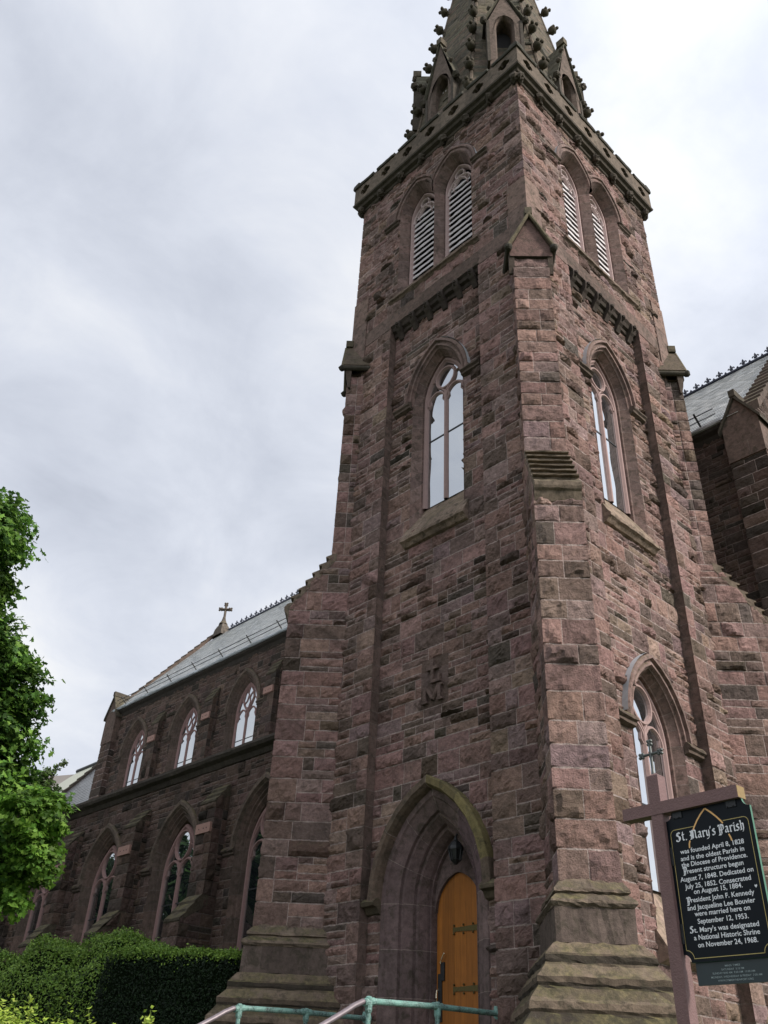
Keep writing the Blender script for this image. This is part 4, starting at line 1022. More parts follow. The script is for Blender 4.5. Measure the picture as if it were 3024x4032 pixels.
# slate slopes, one stepped course at a time with single slates
def slates(nm, parent, x0, x1, y0, z0, y1, z1, course=0.27, width=0.30, seed=0, cols=((0.55, 0.565, 0.55), (0.48, 0.50, 0.49), (0.61, 0.615, 0.59), (0.42, 0.44, 0.44)), x1top=None):
    L = math.hypot(y1 - y0, z1 - z0); u = np.array([0, (y1 - y0) / L, (z1 - z0) / L]); nrm = np.array([0, -u[2], u[1]])
    n = int(L / course); R = np.random.default_rng(seed); m = MB(); V = []; C = []
    for i in range(n + 1):
        a, b = i * course, min((i + 1) * course + 0.02, L)
        x = x0 - (width / 2 if i % 2 else 0); xs = np.arange(x, x1, width); xa = np.clip(xs + 0.006, x0, x1); xb = np.clip(xs + width - 0.006, x0, x1)
        k = xb - xa > 0.01; xa, xb = xa[k], xb[k]; nn = len(xa)
        ja = a + R.uniform(-.012, .012, nn); o = np.array([0, y0, z0]); th = 0.016 + R.uniform(0, .008, nn)
        def P(x, d, h): return o + np.array([1, 0, 0]) * x[:, None] + u * np.asarray(d)[:, None] + nrm * np.asarray(h)[:, None]
        one = np.ones(nn)
        V.append(np.stack([P(xa, ja, th), P(xb, ja, th), P(xb, one * b, one * .004), P(xa, one * b, one * .004), P(xa, ja, one * 0), P(xb, ja, one * 0)], 1))
        c = np.array(cols)[R.integers(0, len(cols), nn)] * R.uniform(.82, 1.15, (nn, 1)); C.append(c)
    V = np.concatenate(V); C = np.concatenate(C); nn = len(V); base = np.arange(nn)[:, None] * 6
    f = np.concatenate([base + np.array([[0, 1, 2, 3]]), base + np.array([[4, 5, 1, 0]])]); m.add(V.reshape(-1, 3), f, np.concatenate([C, C * .65]))
    o = np.array([0, y0, z0]) - nrm * 0.03
    m.add([o + [x0, 0, 0], o + [x1, 0, 0], o + u * L + [x1, 0, 0], o + u * L + [x0, 0, 0]], [(0, 1, 2, 3)], (.05, .05, .05))
    return m.build(nm, [M_SLATE], parent)
roof = slates('nave_roof', church, XE + .3, XW - .25, YC - 0.38, ZE - .02, YR, ZR, seed=1)
m = MB(); m.add([(XE, YR, ZR), (XW, YR, ZR), (XW, 2 * YR - YC, ZE), (XE, 2 * YR - YC, ZE)], [(0, 1, 2, 3)], (.2, .2, .2)); m.build('far_slope', [M_SLATE], roof)
slates('aisle_roof', church, -39.5, -W, YA - 0.2, ZG + .02, YC, ZG + 2.6, seed=2)
# copings of the two gables
for x0, x1, st in ((XE - .32, XE + .32, 15), (XW - .32, XW + .35, 17)):
    n = st; m = MB()
    for i in range(n):
        for sg in (1, -1):
            a, b = i / n, (i + 1) / n; y0 = YC - .25 + (YR - YC + .25) * a; y1 = YC - .25 + (YR - YC + .25) * b; z0 = ZE + .08 + (ZR - ZE + .2) * a; z1 = ZE + .08 + (ZR - ZE + .2) * b
            if sg < 0: y0, y1 = 2 * YR - y0, 2 * YR - y1
            V = [(x0, y0, z0 - .2), (x1, y0, z0 - .2), (x1, y0, z0 + .16), (x0, y0, z0 + .16), (x0, y1, z1 - .2), (x1, y1, z1 - .2), (x1, y1, z1 + .07), (x0, y1, z1 + .07)]
            g = np.array((0.13, 0.095, 0.078)) * random.Random(i).uniform(.8, 1.2)
            m.add(V, [(0, 1, 2, 3), (7, 6, 5, 4), (3, 2, 6, 7), (0, 3, 7, 4), (2, 1, 5, 6)], g)
    m.build('gable_coping', [M_DRESS], church)
# cresting: a strip with fleurs and smaller knops
m = MB(); FC = Fr((0, YR, ZR), (1, 0, 0), (0, -1, 0))
fbox(m, FC, XE + 1.6, XW - .4, 0.0, 0.08, -.08, .08, (.05, .05, .07))
x = XE + 1.9; i = 0
while x < XW - .5:
    if i % 2 == 0:
        ribbon(m, FC, [(x, .06), (x, .34)], 0.045, -.02, .02); ribbon(m, FC, [(x, .28), (x - .03, .35), (x, .44), (x + .03, .35), (x, .28)], 0.045, -.02, .02)
        for sg in (-1, 1): ribbon(m, FC, [(x, .18), (x + sg * .05, .28), (x + sg * .10, .31), (x + sg * .135, .27), (x + sg * .11, .22)], 0.04, -.02, .02)
        fbox(m, FC, x - .07, x + .07, .19, .225, -.025, .025, (.05, .05, .07))
    else:
        ribbon(m, FC, [(x, .06), (x, .23)], 0.04, -.02, .02); fbox(m, FC, x - .045, x + .045, .15, .185, -.02, .02, (.05, .05, .07))
    x += 0.26; i += 1
m.build('ridge_cresting', [M_CREST], roof)
# snow rail above the gutter
m = MB(); FSR = Fr((0, YC - .12, ZE + .30), (1, 0, 0), (0, -0.75, 0.66))
L_ = [(XE + .9, 0.45), (-.0, 0.45)]
for hgt in (.18, .36): tube(m, [FSR.p(XE + .9, 0, hgt), FSR.p(0.55, 0, hgt)], 0.018, 6, (.02, .02, .02))
x = XE + 1.5
while x < 0.5: fbox(m, FSR, x - .03, x + .03, -.02, .02, -.1, .46, (.02, .02, .02)); x += 2.4
m.build('snow_rail', [M_IRON], roof)
# stone cross on the east gable
m = MB(); cx, cy = XE + 0.80, YR; g = (0.15, 0.125, 0.105)
for (z, hx) in ((25.2, .5), (25.75, .38), (25.95, .27)): 
    V = [(cx + a * hx, cy + b * hx * .8, z_) for z_, hx in ((z, hx), (z + (.55 if z < 25.5 else .2), hx * .8)) for a, b in ((-1, -1), (1, -1), (1, 1), (-1, 1))]
    m.add(V, [(0, 1, 5, 4), (1, 2, 6, 5), (2, 3, 7, 6), (3, 0, 4, 7), (4, 5, 6, 7)], g)
FX = Fr((cx, cy, 26.15), (Q, Q, 0), (Q, -Q, 0))
ribbon(m, FX, [(0, .35), (0, 1.45)], 0.145, -.08, .08, g); tube(m, [FX.p(0, z_, 0) for z_ in (-.05, .05, .12, .3, .5)], [.30, .24, .19, .13, .09], 8, g); ribbon(m, FX, [(-.33, 1.08), (.33, 1.08)], 0.145, -.11, .11, g)
for a, b in ((0, 1.45), (-.33, 1.08), (.33, 1.08)): 
    for dx_, dz_ in ((0, 0), (.07, .07), (-.07, .07), (.07, -.07), (-.07, -.07)): ball(m, FX.p(a + dx_, b + dz_, 0), 0.075, g, 0, 7, 5)
m.build('ridge_cross', [M_DRESS], church)
# chancel beyond
ch_ = slates('chancel_roof', church, -46.0, XE + .2, 8.2, 12.75, YR, 20.55, seed=4, cols=((0.17, 0.17, 0.17), (0.145, .148, .148), (0.19, .187, .184)))
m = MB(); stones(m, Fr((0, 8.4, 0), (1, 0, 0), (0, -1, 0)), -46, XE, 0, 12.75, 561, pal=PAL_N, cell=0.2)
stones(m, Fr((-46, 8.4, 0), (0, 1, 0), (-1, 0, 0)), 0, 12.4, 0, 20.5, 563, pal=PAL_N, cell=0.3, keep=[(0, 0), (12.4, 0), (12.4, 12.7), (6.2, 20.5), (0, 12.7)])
m.build('chancel_wall', [M_ROCK], church)
m = MB()
for i in range(16):
    a, b = i / 16, (i + 1) / 16; y0, y1 = 8.1 + 6.5 * a, 8.1 + 6.5 * b; z0, z1 = 12.75 + 7.9 * a, 12.75 + 7.9 * b
    V = [(-46.25, y0, z0 - .2), (-45.75, y0, z0 - .2), (-45.75, y0, z0 + .17), (-46.25, y0, z0 + .17), (-46.25, y1, z1 - .2), (-45.75, y1, z1 - .2), (-45.75, y1, z1 + .08), (-46.25, y1, z1 + .08)]
    m.add(V, [(0, 1, 2, 3), (7, 6, 5, 4), (3, 2, 6, 7), (0, 3, 7, 4), (2, 1, 5, 6)], (0.09, .072, .06))
m.build('gable_coping', [M_DRESS], ch_)

# ================================================================== ground, landing, rails
def gz(x, y):
    t = np.clip((y + 11.5) / 7.0, 0, 1); return -1.35 + 1.75 * t * t * (3 - 2 * t)
xs = np.concatenate([[-900, -300, -120, -80], np.linspace(-60, 30, 46), [60, 120, 300, 900]]); ys = np.concatenate([[-900, -300, -100, -50], np.linspace(-30, 10, 41), [30, 80, 300, 900]])
Xg, Yg = np.meshgrid(xs, ys); m = MB(); m.add(np.stack([Xg, Yg, gz(Xg, Yg)], -1).reshape(-1, 3), grid_faces(*Xg.shape), (.06, .085, .03))
tag(m.build('lawn_ground', [plain('lawn', (0.05, 0.075, 0.022), 0.95, var=0.35, scale=4, bump=0.6)], None), kind='structure')
m = MB(); V = [(-900, -30, -1.345), (900, -30, -1.345), (900, -11.9, -1.345), (-900, -11.9, -1.345)]; m.add(V, [(0, 1, 2, 3)], (.05, .05, .05))
tag(m.build('street', [plain('asphalt', (0.052, 0.052, 0.055), 0.9, var=0.25, scale=6, bump=0.4)], None), kind='structure')
m = MB(); FG = Fr((0, 0, 0), (1, 0, 0), (0, -1, 0))
fbox(m, FG, -5.55, -1.6, 0.0, 0.62, -0.2, 3.05, (.2, .165, .14))
for i in range(7): fbox(m, FG, -5.55, -1.6, -1.4, 0.62 - 0.16 * (i + 1), 3.05 + .3 * i, 3.05 + .3 * (i + 1), np.array((.2, .165, .14)) * (.9 + .03 * i))
tag(m.build('entrance_steps', [M_DRESS], None), kind='structure')

def handrail(x, label):
    root = thing('handrail', label, 'handrail', (x, -1.5, 0.62), 'pipe handrails flanking the entrance steps')
    m = MB(); zt = 1.585
    tube(m, [(x, 0.02, zt + .02), (x, -1.48, zt), (x, -2.93, zt - .055)], 0.043, 12)
    m.build('level_rail', [M_VERD], root)
    m = MB(); P = [(x, -2.90, zt - .055), (x, -3.06, zt - .075), (x, -3.22, zt - .14), (x, -3.40, zt - .235), (x, -3.9, zt - .48), (x, -4.8, zt - .93), (x, -4.95, zt - 1.03)]
    tube(m, P, 0.040, 12); m.build('sloping_rail', [M_HANDPIPE], root)
    for y, zb in ((-1.45, 0.62), (-2.93, 0.62), (-4.75, -.4)):
        m = MB(); z1 = zt - (0 if y > -2 else .055 if y > -3 else .9)
        tube(m, [(x, y, zb), (x, y, z1 - .04)], 0.036, 10); tube(m, [(x, y, z1 - .15), (x, y, z1 - .12), (x, y, z1 + .045), (x, y, z1 + .065)], [.045, .054, .054, .03], 10)
        tube(m, [(x, y - .10, z1 + .003 - (.03 if y < -2.5 else 0)), (x, y + .10, z1 + .004)], 0.054, 10)
        m.build('post', [M_VERD], root)
    m = MB(); tube(m, [(x, 0.0, zt + .02), (x, 0.10, zt + .02)], 0.085, 10); tube(m, [(x, -.02, zt + .02), (x, -.02, zt + .13)], [.05, .03], 8); m.build('wall_flange', [M_VERD], root)
handrail(-1.84, 'green weathered pipe handrail running up to the right side of the orange door')
handrail(-5.10, 'green weathered pipe handrail at the foot of the left corner buttress')

# lantern under the door arch
lan = thing('lantern', 'black iron lantern hanging in the pointed door arch', 'lantern', (-3.32, 0.62, 4.4))
m = MB(); c = np.array([-3.32, 0.62, 0])
tube(m, [c + [0, 0, z] for z in (4.82, 4.74, 4.70, 4.62, 4.58)], [.02, .045, .10, .15, .16], 8); tube(m, [c + [0, 0, z] for z in (4.58, 4.55)], .16, 8); tube(m, [c + [0, 0, z] for z in (4.36, 4.32, 4.27)], [.11, .07, .02], 8)
for k in range(8):
    t = k * math.pi / 4; d_ = np.array([math.cos(t), math.sin(t), 0]); tube(m, [c + d_ * .145 + [0, 0, 4.56], c + d_ * .10 + [0, 0, 4.35]], .012, 5)
tube(m, [c + [0, 0, 4.8], c + [0, .1, 4.95], c + [0, .34, 4.97]], .018, 6); m.build('lantern_cage', [M_IRON], lan)
m = MB(); tube(m, [c + [0, 0, 4.37], c + [0, 0, 4.55]], [.09, .135], 8); m.build('lantern_glass', [plain('dark_lamp_glass', (.010, .012, .012), .3)], lan)

# ================================================================== the parish sign
SG = np.array([6.1037, -7.8985, 1.5616]); a_ = rad(-4); t_ = np.array([math.cos(a_), math.sin(a_), 0]); n_ = np.array([math.sin(a_), -math.cos(a_), 0])
FS = Fr(SG, t_, n_)
sign = thing('parish_sign', 'black parish history board with white lettering hung from a brown wooden cross post', 'sign', (SG[0], SG[1], gz(SG[0], SG[1])))
m = MB()
def cham_post(m, F, s0, s1, z0, z1, e0, e1): fbox(m, F, s0, s1, z0, z1, e0, e1, (.17, .1, .095))
cham_post(m, FS, -0.017, 0.065, -2.9, 0.545, -0.082, 0.0)
m.add(FS.p([-.017, .065, .065, -.017, .024], [.545, .545, .545, .545, .572], [0, 0, -.082, -.082, -.041]), [(0, 1, 4), (1, 2, 4), (2, 3, 4), (3, 0, 4)], (.17, .1, .095))
m.build('post', [M_POST], sign)
m = MB(); cham_post(m, FS, -0.228, 0.592, 0.298, 0.372, -0.080, 0.004); m.build('crossbeam', [M_POST], sign)
m = MB(); fbox(m, FS, .5925, .594, .300, .370, -.078, .002, (.5, .4, .2)); m.build('beam_end_grain', [plain('raw_end_grain', (.24, .165, .07), .8, var=.4, scale=50)], sign)
m = MB()                                               # bronze cross on the post head
tube(m, [FS.p(.012, z, -.04) for z in (.56, .60, .765)], [.014, .0095, .0095], 8); tube(m, [FS.p(s, .698, -.04) for s in (-.055, .08)], .0095, 8)
for s, z in ((.012, .775), (-.06, .698), (.085, .698)):
    for q in ((0, 0), (.011, .011), (-.011, .011), (.011, -.011), (-.011, -.011)): ball(m, FS.p(s + q[0], z + q[1], -.04), .0115, (.1, .1, .1), nu=7, nv=5)
m.build('finial_cross', [plain('dull_pewter', (0.10, 0.11, 0.105), .5, .5, var=.3, scale=60)], sign)
# board: corners scooped at the foot
EB = -0.028; BL, BR, BB, BT = 0.066, 0.637, -0.540, 0.297
def scoop(cx, cz, r, a0, a1, n=7): return [(cx + r * math.cos(t), cz + r * math.sin(t)) for t in np.linspace(a0, a1, n)]
P = [(BL + .045, BB)] + [(BR - .045, BB)] + scoop(BR, BB, .045, math.pi, math.pi / 2)[1:] + [(BR, BT - .045)] + scoop(BR, BT, .045, -math.pi / 2, -math.pi)[1:] + scoop(BL, BT, .045, 0, -math.pi / 2) + scoop(BL, BB, .045, math.pi / 2, 0)[:-1]
m = MB(); polyface(m, FS, P, EB, (.005, .009, .013)); polyface(m, FS, P[::-1], EB - .018, (.005, .009, .013))
Pa = np.array(P + [P[0]]); V = np.concatenate([FS.p(Pa[:, 0], Pa[:, 1], EB), FS.p(Pa[:, 0], Pa[:, 1], EB - .018)]); m.add(V, grid_faces(2, len(Pa), flip=True), (.02, .1, .06), 1)
board = m.build('board', [M_BOARD, M_EDGE], sign)
for s, z in ((.13, .262), (.50, .262), (.075, .06), (.075, -.37)):
    m = MB(); fbox(m, FS, s - .008, s + .055 if z > .2 else s + .012, z - .004 if z > .2 else z - .07, z + .035, EB + .0005, EB + .006, (.03, .03, .03)); 
    for q in (0, .035): ball(m, FS.p(s + (q if z > .2 else 0), z - (0 if z > .2 else q), EB + .008), .004, (.4, .4, .4), nu=6, nv=4)
    m.build('bracket', [M_IRON], board)
m = MB(); fbox(m, FS, .125, .577, -.655, -.530, EB - .03, EB - .018 + .004, (.02, .04, .045)); board2 = m.build('mass_times_board', [M_BOARD2], sign)

def flat(m, F, pts, w, e, closed=False):                # a painted line
    P = np.asarray(pts, float)
    if closed: T = np.roll(P, -1, 0) - np.roll(P, 1, 0)
    else: T = np.gradient(P, axis=0)
    T /= np.linalg.norm(T, axis=1)[:, None]; Nn = np.stack([-T[:, 1], T[:, 0]], -1) * w / 2
    A, B = P - Nn, P + Nn
    if closed: A = np.concatenate([A, A[:1]]); B = np.concatenate([B, B[:1]])
    V = np.concatenate([F.p(A[:, 0], A[:, 1], e), F.p(B[:, 0], B[:, 1], e)]); m.add(V, grid_faces(2, len(A), flip=F.flip), (.5, .4, .2))
e1 = EB + .0012; m = MB(); l, r_, b_, t2 = .088, .612, -.520, .193
flat(m, FS, [(.253, t2)] + [(l + .03, t2)] + scoop(l + .03, t2 - .03, .03, math.pi / 2, math.pi, 6)[1:] + [(l, b_ + .05), (l, b_ + .045)] + scoop(l, b_, .045, math.pi / 2, 0, 7)[1:] + [(l + .05, b_), (r_ - .05, b_)] + scoop(r_, b_, .045, math.pi, math.pi / 2, 7)[:-1] + [(r_, b_ + .045), (r_, b_ + .05), (r_, t2 - .035)] + scoop(r_ - .03, t2 - .03, .03, 0, math.pi / 2, 6) + [(.452, t2)], .0036, e1)
m.build('gold_border', [M_GOLD], board)
for pts in ([(.347, .283), (.312, .254), (.282, .222), (.258, .19), (.247, .172)], [(.216, .116), (.208, .098), (.206, .074)], [(.347, .283), (.385, .252), (.415, .222), (.438, .196), (.45, .178)], [(.476, .113), (.484, .095), (.489, .073)]):
    m = MB(); flat(m, FS, pts, .0095, e1 + .0006); m.build('painted_arch', [M_OCHRE], board)
# blackletter drawn with a broad nib
GL = {'S': ([[(.62, .86), (.45, 1.0), (.2, .92), (.16, .72), (.4, .56), (.62, .42), (.64, .18), (.42, .0), (.14, .06), (.1, .2)], [(.36, .95), (.36, .62)], [(.48, .5), (.48, .05)]], .78),
 't': ([[(.22, .98), (.2, .2), (.3, .02), (.46, .12)], [(.06, .66), (.42, .68)]], .5), '.': ([[(.1, .08), (.18, .02)]], .3),
 'M': ([[(.06, .0), (.2, .1), (.2, .8), (.08, .9)], [(.2, .82), (.36, .98), (.46, .84), (.46, .06)], [(.46, .84), (.62, .98), (.78, .82), (.76, .18), (.92, .02)], [(.06, .5), (.14, .4)], [(.34, .9), (.34, .1)], [(.04, .02), (.3, .02)]], 1.02),
 'a': ([[(.1, .6), (.26, .7), (.4, .58), (.4, .12), (.52, .02)], [(.4, .4), (.18, .36), (.1, .2), (.2, .02), (.4, .14)]], .58),
 'r': ([[(.06, .6), (.18, .68), (.18, .04), (.28, .02)], [(.2, .56), (.34, .7), (.44, .58)]], .48),
 'y': ([[(.06, .66), (.16, .6), (.16, .2), (.28, .04), (.42, .16)], [(.44, .68), (.44, .0), (.34, -.22), (.12, -.26)]], .58),
 "'": ([[(.12, 1.02), (.08, .78)]], .24), 's': ([[(.4, .6), (.24, .7), (.1, .56), (.24, .4), (.4, .28), (.36, .06), (.2, .0), (.06, .1)]], .48),
 'P': ([[(.06, .96), (.2, .88), (.2, -.1)], [(.2, .88), (.4, 1.0), (.68, .86), (.68, .46), (.48, .34), (.22, .42)], [(.42, .94), (.42, -.02), (.3, -.16)], [(.02, -.1), (.32, -.12)], [(.0, .8), (.1, .98)]], .8),
 'i': ([[(.06, .6), (.18, .68), (.18, .06), (.3, .02)], [(.14, .9), (.22, .84)]], .34),
 'h': ([[(.1, 1.02), (.2, .94), (.2, .04)], [(.2, .54), (.36, .7), (.48, .58), (.48, .1), (.4, -.14), (.3, -.22)], [(.08, .02), (.3, .04)]], .58), ' ': ([], .34)}
def nib(m, F, text, s0, z0, h, width, e):
    tot = sum(GL[c][1] for c in text); k = width / tot; x = s0; nv = np.array([math.cos(rad(38)), math.sin(rad(38))]) * h * 0.088
    for ch in text:
        for st in GL[ch][0]:
            P = np.array([(x + q[0] * k, z0 + q[1] * h) for q in st])
            for i in range(len(P) - 1):
                V = np.array([P[i] - nv, P[i] + nv, P[i + 1] + nv, P[i + 1] - nv]); d = P[i + 1] - P[i]; pe = np.array([-d[1], d[0]]); pe = pe / (np.linalg.norm(pe) + 1e-9) * h * 0.03
                for W_ in (V, np.array([P[i] - pe, P[i + 1] - pe, P[i + 1] + pe, P[i] + pe])):
                    m.add(F.p(W_[:, 0], W_[:, 1], e + .00003 * (len(m.v) % 40)), [(0, 1, 2, 3)], (.8, .8, .8))
        x += GL[ch][1] * k
for tx, s0, z0, hh, ww in (("St. Mary's Parish", .120, .122, .052, .462), ('P', .139, -.068, .040, .03), ('P', .135, -.235, .040, .03), ('S', .127, -.388, .036, .03)):
    m = MB(); nib(m, FS, tx, s0, z0, hh, ww, e1 + .001); m.build('blackletter_title' if len(tx) > 1 else 'blackletter_initial', [M_WHITE], board)
def lettering(lines, F, e, name, mat, parent, bold, spacing=1.0):
    V = []; FA_ = []; nv = 0; m = MB()
    for text, s0, s1, z, h in lines:
        cu = bpy.data.curves.new('text', 'FONT'); cu.body = text; cu.size = 1.0; cu.offset = bold; cu.resolution_u = 3; cu.space_character = spacing
        o = bpy.data.objects.new('text', cu); scene.collection.objects.link(o); dg = bpy.context.evaluated_depsgraph_get(); dg.update()
        me = bpy.data.meshes.new_from_object(o.evaluated_get(dg)); bpy.data.objects.remove(o)
        co = np.zeros(len(me.vertices) * 3); me.vertices.foreach_get('co', co); co = co.reshape(-1, 3)
        x0, x1 = co[:, 0].min(), co[:, 0].max(); s = s0 + (co[:, 0] - x0) / (x1 - x0) * (s1 - s0); zz_ = z + co[:, 1] * h / 0.70
        m.add(F.p(s, zz_, e), [tuple(p.vertices) for p in me.polygons], (.8, .8, .8)); bpy.data.meshes.remove(me)
    return m.build(name, [mat], parent)
LH = .0262
lettering([("was founded April 8, 1828", .138, .563, .048, LH), ("and is the oldest Parish in", .135, .556, .008, LH), ("the Diocese of Providence.", .134, .568, -.028, LH), ("resent structure begun", .166, .536, -.066, LH),
           ("August 7, 1848. Dedicated on", .112, .589, -.108, LH), ("July 25, 1852. Consecrated", .137, .565, -.150, LH), ("on August 15, 1884.", .191, .506, -.183, LH), ("resident John F. Kennedy", .164, .570, -.226, LH),
           ("and Jacqueline Lee Bouvier", .133, .567, -.267, LH), ("were married here on", .175, .528, -.302, LH), ("September 12, 1953.", .188, .510, -.343, LH), ("t. Mary's was designated", .156, .564, -.387, LH),
           ("a National Historic Shrine", .149, .561, -.426, LH), ("on November 24, 1968.", .168, .541, -.465, LH)], FS, e1 + .001, 'history_text', M_WHITE, board, .015, 1.0)
m = MB(); cz = -.185                                    # small white heart
polyface(m, FS, [(.586, cz - .010), (.594, cz), (.5935, cz + .006), (.590, cz + .008), (.586, cz + .004), (.582, cz + .008), (.5785, cz + .006), (.578, cz)], e1 + .001, (.8, .8, .8)); m.build('painted_heart', [M_WHITE], board)
lettering([("MASS TIMES", .308, .401, -.569, .0095), ("SATURDAY  5:15 PM", .283, .421, -.587, .0095), ("SUNDAY 8:00 AM  9:30 AM  11:00 AM", .225, .483, -.604, .0095), ("MONDAY, WEDNESDAY & FRIDAY  7:30 AM", .213, .521, -.623, .0095), ("WWW.STMARYNEWPORT.ORG", .252, .467, -.641, .0095)], FS, EB - .0133, 'mass_times_text', M_GREY, board2, .004)

# ================================================================== greenery
def leaves(m, C, Nrm, size, cols, R, aspect=0.62, lobed=False):
    n = len(C); Nrm = Nrm / (np.linalg.norm(Nrm, axis=1)[:, None] + 1e-9)
    a = np.cross(Nrm, R.normal(size=(n, 3))); a /= np.linalg.norm(a, axis=1)[:, None] + 1e-9; b = np.cross(Nrm, a)
    s = (size * R.uniform(.65, 1.25, n))[:, None] / 2
    fold = Nrm * s * R.uniform(.1, .5, n)[:, None]
    if lobed:
        pts = [(-1, 0), (-.55, .55), (-.1, .35), (.15, .95), (.4, .4), (1, 0), (.4, -.4), (.15, -.95), (-.1, -.35), (-.55, -.55)]
        V = np.stack([C + a * s * p + b * s * q - fold * abs(q) for p, q in pts], 1)
    else: V = np.stack([C - a * s, C + b * s * aspect - fold, C + a * s, C - b * s * aspect - fold], 1)
    k = V.shape[1]; m.add(V.reshape(-1, 3), np.arange(n * k).reshape(n, k), cols)
def leafcols(R, n, pal, jit=.25):
    P = np.array(pal); return P[R.integers(0, len(P), n)] * R.uniform(1 - jit, 1 + jit, (n, 1))
def crown_leaves(m, blobs, dens, size, pal, R, lobed=False, up=.7):
    for bx, by, bz, br in blobs:
        n = int(dens * br * br); d = R.normal(size=(n, 3)); d /= np.linalg.norm(d, axis=1)[:, None]
        # twig tufts: leaves gather round random points of the clump
        k = max(6, int(n / 26)); td = R.normal(size=(k, 3)); td /= np.linalg.norm(td, axis=1)[:, None]; tr = br * R.uniform(.40, 1.02, k) ** .6
        tc = np.array([bx, by, bz]) + td * tr[:, None] * np.array([1, 1, .85]); w = R.integers(0, k, n)
        C = tc[w] + R.normal(size=(n, 3)) * np.array([.15, .15, .08]) * (br ** .5)
        Nn = td[w] * .6 + np.array([0, 0, up]) + R.normal(size=(n, 3)) * .45
        leaves(m, C, Nn, size, leafcols(R, n, pal) * R.uniform(.55, 1.5, k)[w][:, None], R, lobed=lobed)
def tree(name, label, group, base, hgt, blobs, dens, size, pal, seed, lobed=False, tr=.28):
    R = np.random.default_rng(seed); root = thing(name, label, 'tree', base, group)
    m = MB(); b = np.array(base, float); cen = np.mean(np.array(blobs)[:, :3], 0)
    top = np.array([cen[0], cen[1], b[2] + hgt * .85]); P = [b + (top - b) * t + np.array([R.normal(0, .12), R.normal(0, .12), 0]) * (t > 0) for t in np.linspace(0, 1, 7)]
    tube(m, P, [tr * (1.15 - .95 * t) for t in np.linspace(0, 1, 7)], 9)
    for q in blobs:
        e_ = np.array(q[:3]); s_ = b + (top - b) * np.clip((e_[2] - b[2]) / (hgt * .85) - .22, .15, .9); mid = (s_ + e_) / 2 + np.array([0, 0, .25])
        tube(m, [s_, mid, e_], [tr * .35, tr * .22, tr * .06], 6)
    m.build('trunk', [M_BARK], root)
    m = MB(); crown_leaves(m, blobs, dens, size, pal, R, lobed); m.build('crown', [M_LEAF], root)
MAP = [(0.062, 0.14, 0.026), (0.082, 0.175, 0.030), (0.115, 0.22, 0.036), (0.046, 0.105, 0.024), (0.155, 0.27, 0.05)]
blobs = [(-9.75, -8.25, 10.75, 1.0), (-10.4, -8.3, 11.3, 1.1), (-10.2, -8.0, 9.95, .85), (-11.2, -8.3, 9.9, 1.3), (-10.75, -7.75, 8.75, .95), (-10.55, -7.05, 8.35, 1.0), (-10.75, -6.5, 7.65, 1.0), (-10.95, -6.3, 6.75, 1.05),
         (-11.6, -7.0, 7.3, 1.4), (-11.2, -6.2, 5.8, 1.1), (-11.9, -6.4, 5.4, 1.4), (-10.6, -5.9, 4.3, .9), (-12.5, -7.5, 8.6, 1.6), (-12.3, -8.6, 10.6, 1.5), (-12.9, -6.8, 5.9, 1.5), (-13.2, -8.2, 7.4, 1.7), (-13.4, -9.4, 9.4, 1.6), (-12.2, -7.2, 4.3, 1.2), (-11.2, -6.6, 3.8, .9)]
tree('maple_tree', 'tall dense maple with dark leaves at the left edge, before the nave', None, (-13.0, -8.6, float(gz(-13, -8.6))), 12.5, blobs, 2300, 0.17, MAP, 1, True)
rb = random.Random(31); yb = []
for (x, y, z, sp, k) in ((-9.75, -5.55, 4.95, .55, 6), (-9.7, -5.3, 4.45, .5, 6), (-10.4, -5.1, 4.8, .7, 7), (-10.4, -5.1, 3.9, .6, 6), (-11.3, -4.9, 4.5, .8, 7), (-12.3, -5.0, 4.4, .7, 5), (-9.5, -5.45, 4.25, .35, 3)):
    for q in range(k): yb.append((x + rb.gauss(0, sp * .55), y + rb.gauss(0, sp * .5), z + rb.gauss(0, sp * .5), rb.uniform(.26, .48)))
tree('young_maple', 'bright green low maple bough in front of the far nave windows', None, (-13.6, -5.2, float(gz(-13.6, -5.2))), 5.6, yb, 1500, 0.16,
     [(0.10, 0.215, 0.03), (0.13, 0.25, 0.035), (0.075, 0.165, 0.026), (0.16, 0.28, 0.045)], 2, True, .10)
tree('pale_tree', 'pale green tree far off between the maple and the slate roof', None, (-49.0, 9.3, .4), 17, [(-47.3, 10.0, 16.8, .85), (-47.6, 10.0, 15.7, 1.1), (-48.4, 9.4, 16.3, 1.2), (-46.9, 10.9, 15.9, .6), (-48.5, 9.5, 14.4, 1.6), (-47.2, 10.4, 17.9, .4), (-49.6, 9.0, 15.4, 1.5), (-49.4, 9.0, 13.2, 1.8)], 620, 0.24, [(0.11, 0.17, 0.05), (0.14, 0.20, 0.07), (0.085, 0.14, 0.04)], 3)
# trees further along the lawn, mirrored in the lower panes
for i, (x, y, h) in enumerate(((-33, -13, 14.5), (-42, -14, 12.4), (-52, -13, 16.5), (-62, -14, 17), (-72, -15, 18))):
    R = random.Random(i); bl = [(x + R.uniform(-3.2, 3.2), y + R.uniform(-3, 3), R.uniform(h * .32, h * .92), R.uniform(1.6, 2.8)) for _ in range(22)]
    tree('lawn_tree', 'broad dark lawn tree mirrored in the lower panes', 'trees on the lawn', (x, y, float(gz(x, y))), h, bl, 130, 0.45, [(0.018, 0.040, 0.012), (0.026, 0.055, 0.014), (0.013, 0.030, 0.010)], 20 + i)

